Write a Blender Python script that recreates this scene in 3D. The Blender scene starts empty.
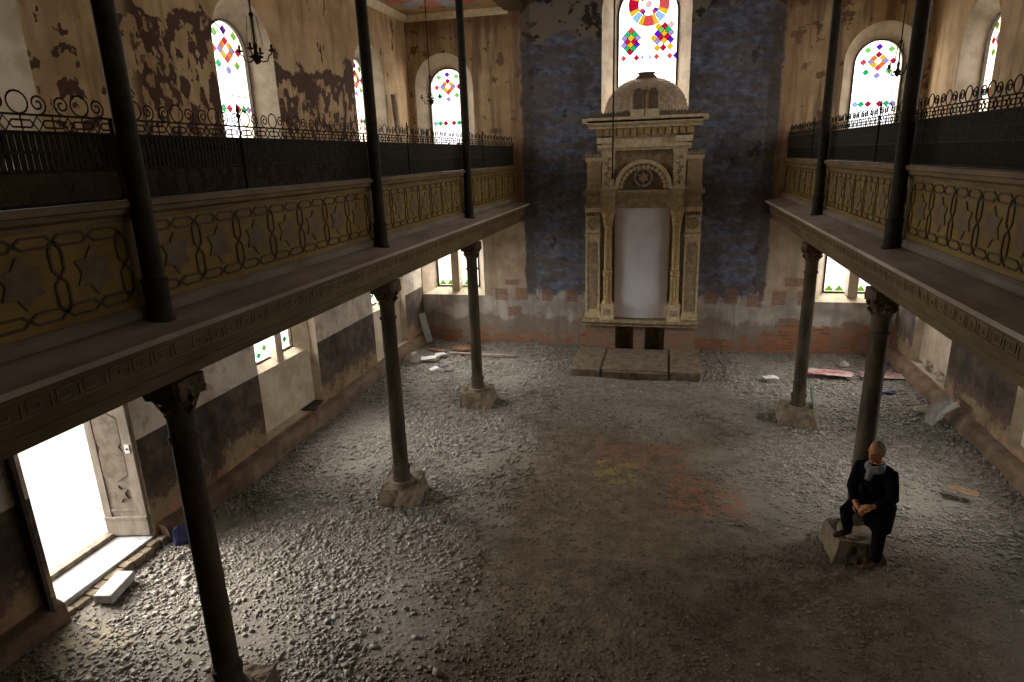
import bpy, bmesh, math, random
import numpy as np
from mathutils import Vector, Matrix
from mathutils.geometry import tessellate_polygon
random.seed(7)
rng = np.random.default_rng(11)
PI = math.pi
sc = bpy.context.scene
COL = sc.collection

# ------------------------------------------------------------------ helpers
class MB:
    """collects polygons, builds ONE mesh object"""
    def __init__(s): s.v = []; s.f = []; s.m = []
    def add(s, vs, fs, mi=0):
        b = len(s.v); s.v += [tuple(v) for v in vs]
        for f in fs: s.f.append(tuple(b + i for i in f)); s.m.append(mi)
    def box(s, x0, x1, y0, y1, z0, z1, mi=0):
        vs = [(x, y, z) for z in (z0, z1) for y in (y0, y1) for x in (x0, x1)]
        s.add(vs, [(0,2,3,1),(4,5,7,6),(0,1,5,4),(2,6,7,3),(0,4,6,2),(1,3,7,5)], mi)
    def hexa(s, p8, mi=0):
        s.add(p8, [(0,2,3,1),(4,5,7,6),(0,1,5,4),(2,6,7,3),(0,4,6,2),(1,3,7,5)], mi)
    def bar(s, p, q, n, w, d, mi=0):
        """flat bar from p to q, width w across, raised d along n"""
        p, q, n = Vector(p), Vector(q), Vector(n).normalized()
        t = (q - p).normalized(); a = t.cross(n).normalized() * w / 2
        vs = [p-a, p+a, q-a, q+a, p-a+n*d, p+a+n*d, q-a+n*d, q+a+n*d]
        s.hexa(vs, mi)
    def tube(s, pts, r, seg=6, mi=0, closed=False):
        pts = [Vector(p) for p in pts]; n = len(pts)
        rs = r if isinstance(r, (list, tuple)) else [r]*n
        t0 = (pts[1]-pts[0]).normalized()
        up = Vector((0,0,1)) if abs(t0.z) < .9 else Vector((1,0,0))
        a = t0.cross(up).normalized(); vs = []
        for i, p in enumerate(pts):
            if closed: t = (pts[(i+1) % n]-pts[i-1])
            else: t = pts[min(i+1, n-1)] - pts[max(i-1, 0)]
            t.normalize(); a = (a - t*a.dot(t))
            if a.length < 1e-6: a = t.orthogonal()
            a.normalize(); b = t.cross(a)
            for k in range(seg):
                th = 2*PI*k/seg
                vs.append(p + (a*math.cos(th) + b*math.sin(th))*rs[i])
        fs = []
        for i in range(n if closed else n-1):
            j = (i+1) % n
            for k in range(seg):
                fs.append((i*seg+k, i*seg+(k+1)%seg, j*seg+(k+1)%seg, j*seg+k))
        if not closed:
            fs.append(tuple(range(seg))[::-1]); fs.append(tuple((n-1)*seg+k for k in range(seg)))
        s.add(vs, fs, mi)
    def lathe(s, prof, seg=20, c=(0,0,0), mi=0, a0=0, a1=2*PI, sq=None):
        """profile [(r,z)] round the vertical through c; sq(th,i) scales the radius"""
        full = abs(a1-a0-2*PI) < 1e-6; nn = seg if full else seg+1; vs = []
        for i, (r, z) in enumerate(prof):
            for k in range(nn):
                th = a0 + (a1-a0)*k/seg; rr = r*(sq(th, i) if sq else 1)
                vs.append((c[0]+rr*math.cos(th), c[1]+rr*math.sin(th), c[2]+z))
        fs = []
        for i in range(len(prof)-1):
            for k in range(nn if full else nn-1):
                k2 = (k+1) % nn
                fs.append((i*nn+k, i*nn+k2, (i+1)*nn+k2, (i+1)*nn+k))
        fs.append(tuple(range(nn))[::-1]); fs.append(tuple((len(prof)-1)*nn+k for k in range(nn)))
        s.add(vs, fs, mi)
    def prism(s, poly, fn, d0, d1, mi=0):
        """poly 2d (u,v); fn(u,v,d) -> 3d"""
        n = len(poly)
        vs = [fn(u, v, d0) for u, v in poly] + [fn(u, v, d1) for u, v in poly]
        fs = [(i, (i+1) % n, n+(i+1) % n, n+i) for i in range(n)]
        tri = tessellate_polygon([[Vector((u, v, 0)) for u, v in poly]])
        fs += [tuple(t) for t in tri] + [tuple(n+i for i in t)[::-1] for t in tri]
        s.add(vs, fs, mi)
    def build(s, name, mats, parent=None, smooth=False, local=False, bevel=0):
        me = bpy.data.meshes.new(name)
        off = Vector((0,0,0))
        if parent is not None and not local:
            off = parent.location.copy()
            if parent.parent is not None: off += parent.parent.location
        me.from_pydata([tuple(Vector(v)-off) for v in s.v], [], s.f)
        if not isinstance(mats, (list, tuple)): mats = [mats]
        for m in mats: me.materials.append(m)
        me.polygons.foreach_set('material_index', s.m)
        bm = bmesh.new(); bm.from_mesh(me)
        bmesh.ops.remove_doubles(bm, verts=bm.verts, dist=1e-6)
        bmesh.ops.recalc_face_normals(bm, faces=bm.faces)
        bm.to_mesh(me); bm.free()
        if smooth:
            me.polygons.foreach_set('use_smooth', [True]*len(me.polygons))
        o = bpy.data.objects.new(name, me); COL.objects.link(o)
        if parent is not None: o.parent = parent
        if smooth and smooth != 'all':
            me.set_sharp_from_angle(angle=math.radians(40))
        if bevel:
            b = o.modifiers.new('bevel', 'BEVEL'); b.width = bevel; b.segments = 2; b.limit_method = 'ANGLE'
        return o

def tag(o, label, cat, group=None, kind=None):
    o['label'] = label; o['category'] = cat
    if group: o['group'] = group
    if kind: o['kind'] = kind
    return o
def struct(o, label=None, cat=None):
    o['kind'] = 'structure'
    if label: o['label'] = label
    if cat: o['category'] = cat
    return o
def thing(name, label, cat, loc=(0,0,0), rz=0, group=None, kind=None):
    o = bpy.data.objects.new(name, None); COL.objects.link(o)
    o.location = loc; o.rotation_euler = (0, 0, rz); o.empty_display_size = .1
    return tag(o, label, cat, group, kind)

# ------------------------------------------------------------------ node DSL
class G:
    def __init__(s, name):
        s.mat = bpy.data.materials.new(name); s.mat.use_nodes = True
        s.nt = s.mat.node_tree; s.nt.nodes.clear()
        s.out = s.nt.nodes.new('ShaderNodeOutputMaterial')
        s._geo = None
    def n(s, t, **kw):
        x = s.nt.nodes.new(t)
        for k, v in kw.items(): setattr(x, k, v)
        return x
    def put(s, sock, v):
        if hasattr(v, 'is_output') or isinstance(v, bpy.types.NodeSocket): s.nt.links.new(v, sock)
        elif isinstance(v, (tuple, list)) and len(v) == 3 and sock.type == 'RGBA': sock.default_value = (*v, 1)
        else: sock.default_value = v
    def pos(s):
        if not s._geo:
            s._geo = s.n('ShaderNodeTexCoord').outputs['Object']
        return s._geo
    def xyz(s):
        x = s.n('ShaderNodeSeparateXYZ'); s.put(x.inputs[0], s.pos()); return x.outputs
    def mapping(s, scale=(1,1,1), loc=(0,0,0), rot=(0,0,0)):
        m = s.n('ShaderNodeMapping'); s.put(m.inputs[0], s.pos())
        m.inputs['Scale'].default_value = scale; m.inputs['Location'].default_value = loc; m.inputs['Rotation'].default_value = rot
        return m.outputs[0]
    def noise(s, scale=5, detail=4, rough=.55, sc3=None, loc=(0,0,0), dist=0):
        x = s.n('ShaderNodeTexNoise'); s.put(x.inputs['Vector'], s.mapping(sc3 or (1,1,1), loc))
        x.inputs['Scale'].default_value = scale; x.inputs['Detail'].default_value = detail
        x.inputs['Roughness'].default_value = rough; x.inputs['Distortion'].default_value = dist
        return x.outputs[0]
    def vor(s, scale=5, feature='F1', sc3=None, out=0):
        x = s.n('ShaderNodeTexVoronoi', feature=feature); s.put(x.inputs['Vector'], s.mapping(sc3 or (1,1,1)))
        x.inputs['Scale'].default_value = scale
        return x.outputs[out]
    def m(s, op, a, b=0., c=None):
        x = s.n('ShaderNodeMath', operation=op); s.put(x.inputs[0], a); s.put(x.inputs[1], b)
        if c is not None: s.put(x.inputs[2], c)
        return x.outputs[0]
    def ramp(s, v, lo, hi, a=0., b=1.):
        x = s.n('ShaderNodeMapRange', clamp=True, interpolation_type='SMOOTHSTEP')
        s.put(x.inputs[0], v); x.inputs[1].default_value = lo; x.inputs[2].default_value = hi
        x.inputs[3].default_value = a; x.inputs[4].default_value = b
        return x.outputs[0]
    def mix(s, f, a, b):
        x = s.n('ShaderNodeMix', data_type='RGBA'); s.put(x.inputs[0], f); s.put(x.inputs[6], a); s.put(x.inputs[7], b)
        return x.outputs[2]
    def mul(s, a, b): return s.m('MULTIPLY', a, b)
    def band(s, v, a, b, soft=.03):
        return s.mul(s.ramp(v, a-soft, a+soft), s.ramp(v, b-soft, b+soft, 1., 0.))
    def rect(s, u, v, u0, u1, v0, v1, soft=.03):
        return s.mul(s.band(u, u0, u1, soft), s.band(v, v0, v1, soft))
    def finish(s, col, rough=.85, metal=0., bump=None, bs=.3, bd=.02, spec=.3):
        b = s.n('ShaderNodeBsdfPrincipled')
        s.put(b.inputs['Base Color'], col); s.put(b.inputs['Roughness'], rough); b.inputs['Metallic'].default_value = metal
        b.inputs['Specular IOR Level'].default_value = spec
        if bump is not None:
            u = s.n('ShaderNodeBump'); u.inputs['Strength'].default_value = bs; u.inputs['Distance'].default_value = bd
            s.put(u.inputs['Height'], bump); s.put(b.inputs['Normal'], u.outputs[0])
        s.put(s.out.inputs[0], b.outputs[0]); return s.mat

def simple(name, c1, c2, scale=6, rough=.8, metal=0., bs=.25, bd=.01, detail=6, sc3=None, lo=.35, hi=.65, spec=.3):
    g = G(name); n = g.noise(scale, detail, .6, sc3)
    return g.finish(g.mix(g.ramp(n, lo, hi), c1, c2), rough, metal, n, bs, bd, spec)

M = {}
M['iron'] = simple('dark_iron', (.016,.012,.006), (.034,.026,.012), 9, .75, .0, spec=.2)
M['iron_worn'] = simple('worn_painted_iron', (.024,.018,.010), (.078,.057,.029), 5, .8, .0, sc3=(1,1,.35))
M['rail_iron'] = simple('rail_iron', (.016,.012,.008), (.034,.026,.017), 20, .8, .0, spec=.1)
M['capital'] = simple('capital_bronze', (.040,.024,.009), (.10,.06,.022), 18, .6, .2)
M['ochre'] = simple('ochre_painted_wood', (.135,.083,.011), (.205,.128,.020), 4, .7, sc3=(1,.4,1))
M['ochre_dark'] = simple('ochre_groove_shade', (.045,.028,.010), (.08,.052,.018), 8, .7)  # strapwork lines: shade of grooves put into a darker brown
M['rail_wood'] = simple('rail_wood', (.10,.062,.022), (.17,.11,.042), 7, .65, sc3=(1,.3,1))
M['star'] = simple('grey_star_wood', (.10,.068,.028), (.14,.098,.045), 10, .75)
M['ledge'] = simple('pale_ledge_wood', (.27,.215,.165), (.40,.33,.265), 3, .9, sc3=(1,.3,1))  # ledge boards, paler than the fascia below
M['base_wood'] = simple('grey_base_wood', (.13,.10,.07), (.20,.16,.115), 4, .9, sc3=(1,.3,1))
M['fascia'] = simple('fascia_wood', (.075,.05,.02), (.13,.09,.038), 4, .75, sc3=(1,.25,1))
M['wood_old'] = simple('old_grey_wood', (.13,.095,.065), (.28,.22,.16), 10, .85, sc3=(1,1,.3))
M['door_paint'] = simple('worn_beige_door_paint', (.16,.128,.095), (.25,.21,.165), 7, .7, sc3=(1,1,.4))
M['door_panel'] = simple('door_panel_paint', (.12,.092,.064), (.185,.148,.11), 8, .75)
M['door_dark'] = simple('shaded_leaf_and_slate', (.03,.022,.016), (.07,.05,.035), 6, .7)  # door leaf's shaded back put into the colour; slate slab shares it
M['stone'] = simple('plinth_stone', (.12,.088,.052), (.215,.168,.112), 6, .9, bs=.6, bd=.03)
M['stone_dirt'] = simple('dirt_caked_stone', (.075,.055,.03), (.135,.10,.06), 6, .95, bs=.6, bd=.03)
M['white_stone'] = simple('white_block', (.28,.27,.255), (.40,.385,.37), 12, .85)
M['cream'] = simple('old_cream_paint', (.55,.43,.25), (.72,.60,.40), 9, .75)
M['cream_dk'] = simple('dirty_cream_paint', (.27,.20,.12), (.44,.35,.225), 9, .8)
M['dome_tiles'] = simple('dome_tiles', (.40,.31,.205), (.56,.45,.31), 9, .8)
M['tymp'] = simple('tympanum_brown', (.14,.105,.065), (.22,.17,.11), 9, .85)
M['gold'] = simple('worn_gilding', (.30,.20,.07), (.46,.33,.15), 14, .7, .0)
M['ark_dark'] = simple('ark_dark_brown', (.11,.08,.05), (.19,.14,.09), 10, .8)  # one dark brown for the ark's recess, teeth, cresting, finial and insets
M['panel_white'] = simple('white_sheet', (.60,.57,.58), (.68,.65,.66), 2, .6, bs=.05)
M['white'] = simple('white_paper', (.6,.58,.55), (.75,.73,.7), 12, .9)
M['pink'] = simple('pink_print', (.36,.09,.10), (.46,.38,.34), 3.5, .9)
M['navy'] = simple('dark_blue_plastic', (.012,.014,.05), (.03,.03,.10), 6, .5)
M['greenp'] = simple('green_plastic', (.04,.12,.08), (.09,.2,.14), 6, .6)
M['card'] = simple('brown_cardboard', (.21,.12,.06), (.30,.185,.10), 8, .9)
M['plaster_bit'] = simple('plaster_lump', (.28,.24,.185), (.44,.39,.32), 8, .95, bs=.6, bd=.03)
M['rust'] = simple('orange_rubble', (.19,.09,.04), (.30,.16,.085), 14, .95)
M['skin'] = simple('skin', (.30,.115,.045), (.38,.155,.065), 20, .6, bs=.05)
M['hair'] = simple('grey_hair', (.10,.09,.08), (.26,.24,.22), 60, .9)
M['coat'] = simple('black_wool', (.0030,.0028,.0028), (.0065,.006,.006), 60, 1., spec=.03)
M['trousers'] = simple('black_trousers', (.0035,.0032,.0032), (.0075,.007,.007), 40, 1., spec=.03)
M['scarf'] = simple('grey_scarf', (.08,.08,.085), (.16,.16,.17), 50, .95)
M['shoe'] = simple('brown_leather', (.04,.017,.01), (.08,.035,.018), 20, .5)
M['eye'] = simple('dark_eye', (.02,.015,.01), (.03,.02,.015), 5, .3)
M['cream_reveal'] = simple('pale_reveal_plaster', (.42,.34,.24), (.58,.49,.37), 3, .9, bs=.3, bd=.02)

# -------- brick (bands for the wall feet)
def brickcol(g, u='y'):
    b = g.n('ShaderNodeTexBrick')
    rot = (PI/2, 0, 0) if u == 'x' else (PI/2, 0, PI/2)
    g.put(b.inputs[0], g.mapping((1,1,1), (0,0,0), (0,0,0)))
    cx = g.n('ShaderNodeCombineXYZ'); xyz = g.xyz()
    g.put(cx.inputs[0], xyz[0] if u == 'x' else xyz[1]); g.put(cx.inputs[1], xyz[2])
    g.nt.links.new(cx.outputs[0], b.inputs[0])
    b.inputs['Color1'].default_value = (.46,.155,.055,1); b.inputs['Color2'].default_value = (.27,.095,.045,1)
    b.inputs['Mortar'].default_value = (.24,.19,.14,1); b.inputs['Scale'].default_value = 1
    b.inputs['Brick Width'].default_value = .28; b.inputs['Row Height'].default_value = .085
    b.inputs['Mortar Size'].default_value = .012
    return b.outputs[0]

def wall_side_mat():
    g = G('peeling_side_wall'); x, y, z = g.xyz()
    n1 = g.noise(1.6, 8, .6); n2 = g.noise(3.2, 7, .62, loc=(3,5,1)); n3 = g.noise(14, 5, .6)
    st = g.noise(5, 5, .6, (1,1,.12), (7,1,0))
    base = g.mix(g.ramp(n1, .35, .65), (.40,.265,.13), (.56,.395,.215))
    base = g.mix(g.mul(g.ramp(st, .48, .66), .55), base, (.22,.13,.07))
    # peeled dark plaster: a mottled field low on the upper wall, only drips above it
    wz0 = g.m('ADD', z, g.mul(g.m('SUBTRACT', n1, .5), 1.6))
    wz0 = g.m('SUBTRACT', wz0, g.mul(g.ramp(y, -7.2, -7.6), .35))
    field = g.mul(g.mul(g.ramp(wz0, 6.78, 6.70), g.ramp(y, -9.35, -9.0)), g.ramp(y, -2.6, -2.9))
    nf = g.noise(6.8, 4, .5, (1,1,.62), (8,3,2))
    pf = g.mul(g.ramp(nf, .50, .515), field)
    line = g.mul(g.mul(g.band(wz0, 6.48, 6.76, .02), g.mul(g.ramp(y, -9.35, -9.0), g.ramp(y, -2.6, -2.9))), g.ramp(n2, .38, .42))
    drip = g.noise(2.6, 6, .6, (1,1,.45), (1,8,5))
    ps = g.ramp(g.m('ADD', g.m('ADD', drip, g.mul(g.ramp(z, 8.2, 7.4), -.03)), 0.), .60, .612)
    spots = g.mul(g.ramp(g.noise(3.6, 5, .55, (1,1,1), (2,6,3)), .575, .588), g.mul(g.ramp(y, -8.7, -9.1), g.band(z, 5.2, 7.0, .1)))
    ps = g.m('MAXIMUM', ps, spots)
    peel = g.mul(g.m('MAXIMUM', g.m('MAXIMUM', pf, line), ps), g.ramp(z, 3.5, 3.6))
    peel = g.mul(peel, g.ramp(x, 0., .1, 1., .12))
    base = g.mix(peel, base, g.mix(n3, (.07,.036,.022), (.125,.07,.045)))
    # below the gallery
    pale = g.mix(g.ramp(n1, .36, .62), (.40,.335,.26), (.56,.49,.40))
    pale = g.mix(g.mul(g.ramp(n2, .54, .6), .6), pale, (.31,.22,.17))
    dado = g.mix(g.ramp(n2, .4, .65), (.045,.033,.024), (.10,.07,.05))
    wz = g.m('ADD', z, g.mul(g.m('SUBTRACT', n2, .5), 1.5))
    och = g.mix(n3, g.mix(g.ramp(n2, .45, .6), (.13,.09,.05), (.26,.15,.045)), (.33,.25,.15))
    dado = g.mix(g.mul(g.ramp(g.m('ADD', wz, g.mul(g.m('SUBTRACT', n3, .5), .7)), .80, .5), g.ramp(n1, .4, .55, .25, 1.)), dado, och)
    lowc = g.mix(g.ramp(z, 1.55, 1.57), dado, pale)
    lowc = g.mix(g.ramp(wz, .34, .28), lowc, g.mix(n2, brickcol(g, 'y'), (.28,.20,.15)))
    col = g.mix(g.ramp(z, 3.5, 3.55), lowc, base)
    bump = g.m('SUBTRACT', n3, g.mul(peel, .8))
    return g.finish(col, .9, 0, bump, .35, .02, .2)
def wall_far_mat():
    g = G('far_wall_paint'); x, y, z = g.xyz()
    ax = g.m('ABSOLUTE', x)
    n1 = g.noise(1.5, 8, .6); n2 = g.noise(3.1, 7, .62, loc=(2,5,4)); n3 = g.noise(16, 5, .6)
    st = g.noise(4, 6, .62, (1,1,.10), (1,0,0))
    tan = g.mix(g.ramp(n1, .35, .65), (.38,.265,.135), (.53,.395,.225))
    tan = g.mix(g.mul(g.ramp(st, .44, .60), .8), tan, (.16,.10,.062))
    tan = g.mix(g.mul(g.ramp(n2, .58, .6), .8), tan, (.10,.06,.04))
    tan = g.mix(g.mul(g.ramp(ax, 3.75, 3.45), .28), tan, g.mix(st, (.36,.17,.11), (.44,.27,.17)))
    tan = g.mix(g.mul(g.ramp(g.m('ADD', z, g.mul(n1, .6)), 8.1, 8.5), .7), tan, (.17,.09,.045))
    tan = g.mix(g.mul(g.ramp(z, 3.5, 3.2), .6), tan, g.mix(g.ramp(n1, .36, .62), (.42,.34,.24), (.57,.49,.37)))
    # blue stencilled nave wall
    nb = g.noise(5.5, 8, .72, (.8,1,1.3), (9,2,1))
    hb = g.noise(3.2, 7, .7, (.3,1,1.6), (4,4,4))
    blue = g.mix(g.ramp(nb, .36, .64), (.078,.100,.160), (.225,.265,.365))
    blue = g.mix(g.mul(g.ramp(hb, .43, .58), .72), blue, (.16,.125,.10))
    rows = g.mul(g.ramp(g.m('SINE', g.mul(z, 14.5)), .1, .9), g.ramp(g.m('SINE', g.mul(x, 27.)), -.6, .7)); blue = g.mix(g.mul(rows, .28), blue, (.10,.075,.06))
    big = g.noise(1.0, 7, .68, (.8,1,1), (3,1,7)); blue = g.mix(g.mul(g.ramp(big, .47, .60), .6), blue, (.075,.060,.052)); blue = g.mix(g.mul(g.ramp(big, .42, .34), .4), blue, (.26,.26,.29))
    vd = g.vor(4.2, 'F1', (1,0,1))
    dots = g.mul(g.ramp(vd, .26, .16), g.ramp(n2, .45, .62))
    blue = g.mix(g.mul(dots, .5), blue, (.33,.32,.33))
    blue = g.mix(g.mul(g.ramp(n2, .6, .63), .7), blue, (.05,.04,.035))
    bl_n = g.m('ADD', z, g.mul(g.m('SUBTRACT', n2, .5), 1.1))
    pz = g.m('ADD', g.m('SUBTRACT', z, g.mul(g.ramp(x, -2.2, 2.8), .55)), g.mul(g.m('SUBTRACT', n1, .5), 2.2))
    blue = g.mix(g.ramp(pz, 7.5, 7.62), blue, g.mix(g.ramp(n2, .5, .56), (.25,.21,.165), (.05,.043,.038)))
    ex = g.m('ADD', ax, g.mul(g.m('SUBTRACT', n2, .5), .25))
    edge = g.ramp(ex, 2.98, 3.06)
    brd = g.band(ex, 2.75, 3.02, .03)
    blue = g.mix(g.mul(brd, .5), blue, (.10,.075,.04))
    col = g.mix(edge, blue, tan)
    # foot of the wall: bare plaster, then brick
    wz = g.m('ADD', z, g.mul(g.m('SUBTRACT', n2, .5), .9))
    pl = g.mix(g.ramp(n1, .38, .62), (.30,.265,.225), (.50,.455,.39))
    pl = g.mix(g.mul(g.ramp(st, .5, .62), .5), pl, (.22,.19,.17))
    col = g.mix(g.ramp(g.m('ADD', bl_n, g.mul(g.m('SUBTRACT', n3, .5), .4)), 1.50, 1.32), col, pl)
    patch = None
    for cx, cz, w, h in ((-3.72,1.38,.36,.32),(-3.15,1.4,.34,.34),(-2.45,1.4,.30,.36),(-1.78,1.38,.28,.34),(-3.35,.92,.36,.26),
                         (1.75,1.40,.32,.34),(2.25,1.42,.30,.36),(2.78,1.32,.36,.3),(3.35,1.42,.34,.36),(3.95,1.42,.36,.36),(-3.4,1.72,.4,.14),
                         (3.6,.85,.42,.12),(3.7,1.82,.5,.2),(3.8,.5,.7,.14)):
        r = g.rect(g.m('ADD', x, g.mul(g.m('SUBTRACT', n3, .5), .1)), g.m('ADD', z, g.mul(g.m('SUBTRACT', n2, .5), .12)), cx-w/2, cx+w/2, cz-h/2, cz+h/2, .015)
        patch = r if patch is None else g.m('MAXIMUM', patch, r)
    bc = brickcol(g, 'x')
    col = g.mix(g.mul(patch, g.ramp(n3, .3, .6, 1., .55)), col, g.mix(.5, bc, (.15,.085,.055)))
    foot_dark = g.ramp(g.m('ADD', z, g.mul(g.m('SUBTRACT', n1, .5), 1.1)), .85, .72)  # wall turns darker brown towards the floor
    col = g.mix(g.mul(foot_dark, .65), col, (.20,.15,.11))
    bz = g.m('ADD', wz, g.mul(g.ramp(x, 2.2, 4.), -.42))
    col = g.mix(g.mul(g.ramp(g.m('ADD', bz, g.mul(g.m('SUBTRACT', n3, .5), .3)), .40, .26), g.ramp(n2, .42, .60, .95, .25)), col, bc)
    return g.finish(col, .9, 0, n3, .35, .02, .2)
def floor_mat():
    g = G('dirt_and_gravel'); x, y, z = g.xyz()
    n1 = g.noise(.7, 6, .6); n2 = g.noise(4, 8, .65); n3 = g.noise(30, 4, .7); v = g.vor(17)
    ax = g.m('ABSOLUTE', g.m('ADD', x, g.mul(g.m('SUBTRACT', n1, .5), 3.)))
    dirt = g.mix(g.ramp(g.m('ADD', g.mul(n2, .6), g.mul(n3, .4)), .36, .64), (.075,.055,.034), (.165,.125,.082))
    grey = g.mix(n2, (.175,.152,.122), (.275,.246,.206))
    col = g.mix(g.mul(g.m('MAXIMUM', g.ramp(ax, 1.0, 2.6), g.ramp(g.m('ADD', y, g.mul(n1, 2.)), -5.2, -3.2, 0., .85)), g.m('SUBTRACT', 1., g.mul(g.ramp(y, -7.6, -9.2), g.mul(g.ramp(x, -.5, .5), g.ramp(x, 5., 3.4))))), dirt, grey)
    def stain(col, u0, u1, v0, v1, c, k):
        wx = g.m('ADD', x, g.mul(g.m('SUBTRACT', n2, .5), .5)); wy = g.m('ADD', y, g.mul(g.m('SUBTRACT', n1, .5), .6))
        return g.mix(g.mul(g.mul(g.rect(wx, wy, u0, u1, v0, v1, .08), g.ramp(n2, .38, .6, .05, 1.)), k), col, c)
    col = stain(col, -.35, 1.1, -6.9, -5.7, (.22,.085,.05), .6)
    col = stain(col, .85, 1.95, -8.05, -6.95, (.28,.10,.045), .6)
    col = stain(col, -.35, .35, -7.5, -6.6, (.24,.19,.05), .55)
    col = stain(col, -6.1, -4.9, -13.2, -11.7, (.38,.30,.17), .6)
    col = g.mix(g.mul(g.ramp(v, .25, .08), .35), col, (.28,.25,.22))
    h = g.m('ADD', g.mul(n3, .5), g.mul(v, -.8))
    return g.finish(col, .95, 0, h, .5, .02, .15)
M['wall_side'] = wall_side_mat(); M['wall_far'] = wall_far_mat(); M['floor'] = floor_mat()
def stones_mat():
    g = G('gravel_stones'); n = g.noise(7, 2, .5); n1 = g.noise(.7, 5, .6); x, y, z = g.xyz()
    ax = g.m('ABSOLUTE', g.m('ADD', x, g.mul(g.m('SUBTRACT', n1, .5), 3.)))
    c = g.mix(g.ramp(n, .3, .7), (.18,.160,.132), (.30,.272,.232))
    b = g.mix(g.ramp(n, .3, .7), (.085,.065,.043), (.18,.145,.10))
    return g.finish(g.mix(g.mul(g.m('MAXIMUM', g.ramp(ax, 1.0, 2.6), g.ramp(y, -4.6, -3.2)), g.m('SUBTRACT', 1., g.mul(g.ramp(y, -7.6, -9.2), g.mul(g.ramp(x, -.5, .5), g.ramp(x, 5., 3.4))))), b, c), .95, spec=.15)
M['stones'] = stones_mat()
def brick_mat():
    g = G('old_brick'); n = g.noise(4, 6, .6)
    return g.finish(g.mix(g.ramp(n, .36, .58, .15, .95), brickcol(g, 'x'), (.21,.16,.12)), .95, 0, n, .5, .03)
M['brick'] = brick_mat()
def ceil_mat():
    g = G('painted_aisle_ceiling'); x, y, z = g.xyz(); n2 = g.noise(3, 6, .6)
    dx = g.m('SUBTRACT', g.m('ABSOLUTE', x), 4.7); dy = g.m('ADD', y, 1.75)
    ang = g.m('ARCTAN2', dy, dx); r = g.m('SQRT', g.m('ADD', g.mul(dx, dx), g.mul(dy, dy)))
    sec = g.m('FLOORED_MODULO', g.mul(ang, 12/(2*PI)), 1.)
    sec2 = g.m('FLOORED_MODULO', g.mul(ang, 6/(2*PI)), 1.)
    c = g.mix(g.ramp(sec2, .495, .505), (.36,.10,.06), (.22,.25,.31))
    c = g.mix(g.band(sec, -.03, .04, .01), c, (.06,.04,.03))
    c = g.mix(g.ramp(r, 1.22, 1.25), c, (.42,.28,.13))
    c = g.mix(g.ramp(n2, .45, .62), c, (.30,.20,.12))
    return g.finish(c, .9)
M['ceiling'] = ceil_mat()
M['nave_ceiling'] = simple('nave_ceiling_plaster', (.20,.15,.10), (.34,.27,.19), 2, .9)
M['ground'] = simple('pale_ground', (.6,.56,.5), (.7,.66,.6), 3, .9)

# ---- glass
SKY = 3.4
def glass(name, c):
    g = G(name); t = g.n('ShaderNodeBsdfTransparent'); t.inputs[0].default_value = (*[(v**.5) for v in c], 1)
    gl = g.n('ShaderNodeBsdfGlossy'); gl.inputs['Roughness'].default_value = .15; gl.inputs[0].default_value = (.8,.8,.8,1)
    mx = g.n('ShaderNodeMixShader'); mx.inputs[0].default_value = .03
    g.nt.links.new(t.outputs[0], mx.inputs[1]); g.nt.links.new(gl.outputs[0], mx.inputs[2])
    g.put(g.out.inputs[0], mx.outputs[0]); return g.mat
def tint(r, gg, b):
    f = lambda c: ((c/255+.055)/1.055)**2.4 if c > 10 else c/255/12.92
    return tuple(min(.95, f(c)/SKY/.9) for c in (r, gg, b))
GC = {'clear': glass('clear_glass', (.93,.93,.95)),
      'red': glass('red_glass', tint(205,20,60)), 'coral': glass('coral_glass', tint(235,85,85)),
      'green': glass('green_glass', tint(40,195,110)), 'lime': glass('lime_glass', tint(140,225,110)), 'leaf': glass('leaf_green_glass', tint(165,240,60)),
      'purple': glass('purple_glass', tint(105,30,215)), 'lilac': glass('lilac_glass', tint(175,160,240)), 'blue': glass('pale_blue_glass', tint(165,215,250)),
      'yellow': glass('yellow_glass', tint(250,205,50)), 'orange': glass('orange_glass', tint(250,140,40)), 'rose': glass('rose_glass', tint(250,205,205))}
GK = list(GC); GM = [GC[k] for k in GK]

# ------------------------------------------------------------------ openings
def arch_poly(c, hw, v0, spring, seg=20, r=None):
    r = r or hw
    p = [(c-hw, v0), (c+hw, v0)]
    for i in range(seg+1):
        a = PI*i/seg; p.append((c+hw*math.cos(a), spring+r*math.sin(a)))
    return p
def rect_poly(c, hw, v0, v1): return [(c-hw, v0), (c+hw, v0), (c+hw, v1), (c-hw, v1)]

def wall(name, fn, u0, u1, v0, v1, holes, thick, mats, label=None):
    """holes: (outer polygon, inner polygon, depth)"""
    mb = MB()
    def face(poly_holes, d):
        polys = [[(u0,v0),(u1,v0),(u1,v1),(u0,v1)]] + poly_holes
        flat = [p for q in polys for p in q]
        tri = tessellate_polygon([[Vector((p[0], p[1], 0)) for p in q] for q in polys])
        mb.add([fn(p[0], p[1], d) for p in flat], [tuple(t) for t in tri], 0)
    face([h[0] for h in holes], 0)
    face([h[1] for h in holes], thick)
    for (a, b, d) in holes:
        n = len(a)
        for p, q, d0, d1 in ((a, b, 0, d), (b, b, d, thick)):
            vs = [fn(*t, d0) for t in p] + [fn(*t, d1) for t in q]
            mb.add(vs, [(i, (i+1) % n, n+(i+1) % n, n+i) for i in range(n)], 1)
    e = [(u0,v0),(u1,v0),(u1,v1),(u0,v1)]
    mb.add([fn(*t, 0) for t in e]+[fn(*t, thick) for t in e], [(i,(i+1)%4,4+(i+1)%4,4+i) for i in range(4)], 0)
    # hand-checked winding: keep as is, only recalc
    o = mb.build(name, mats)
    struct(o); return o

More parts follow.
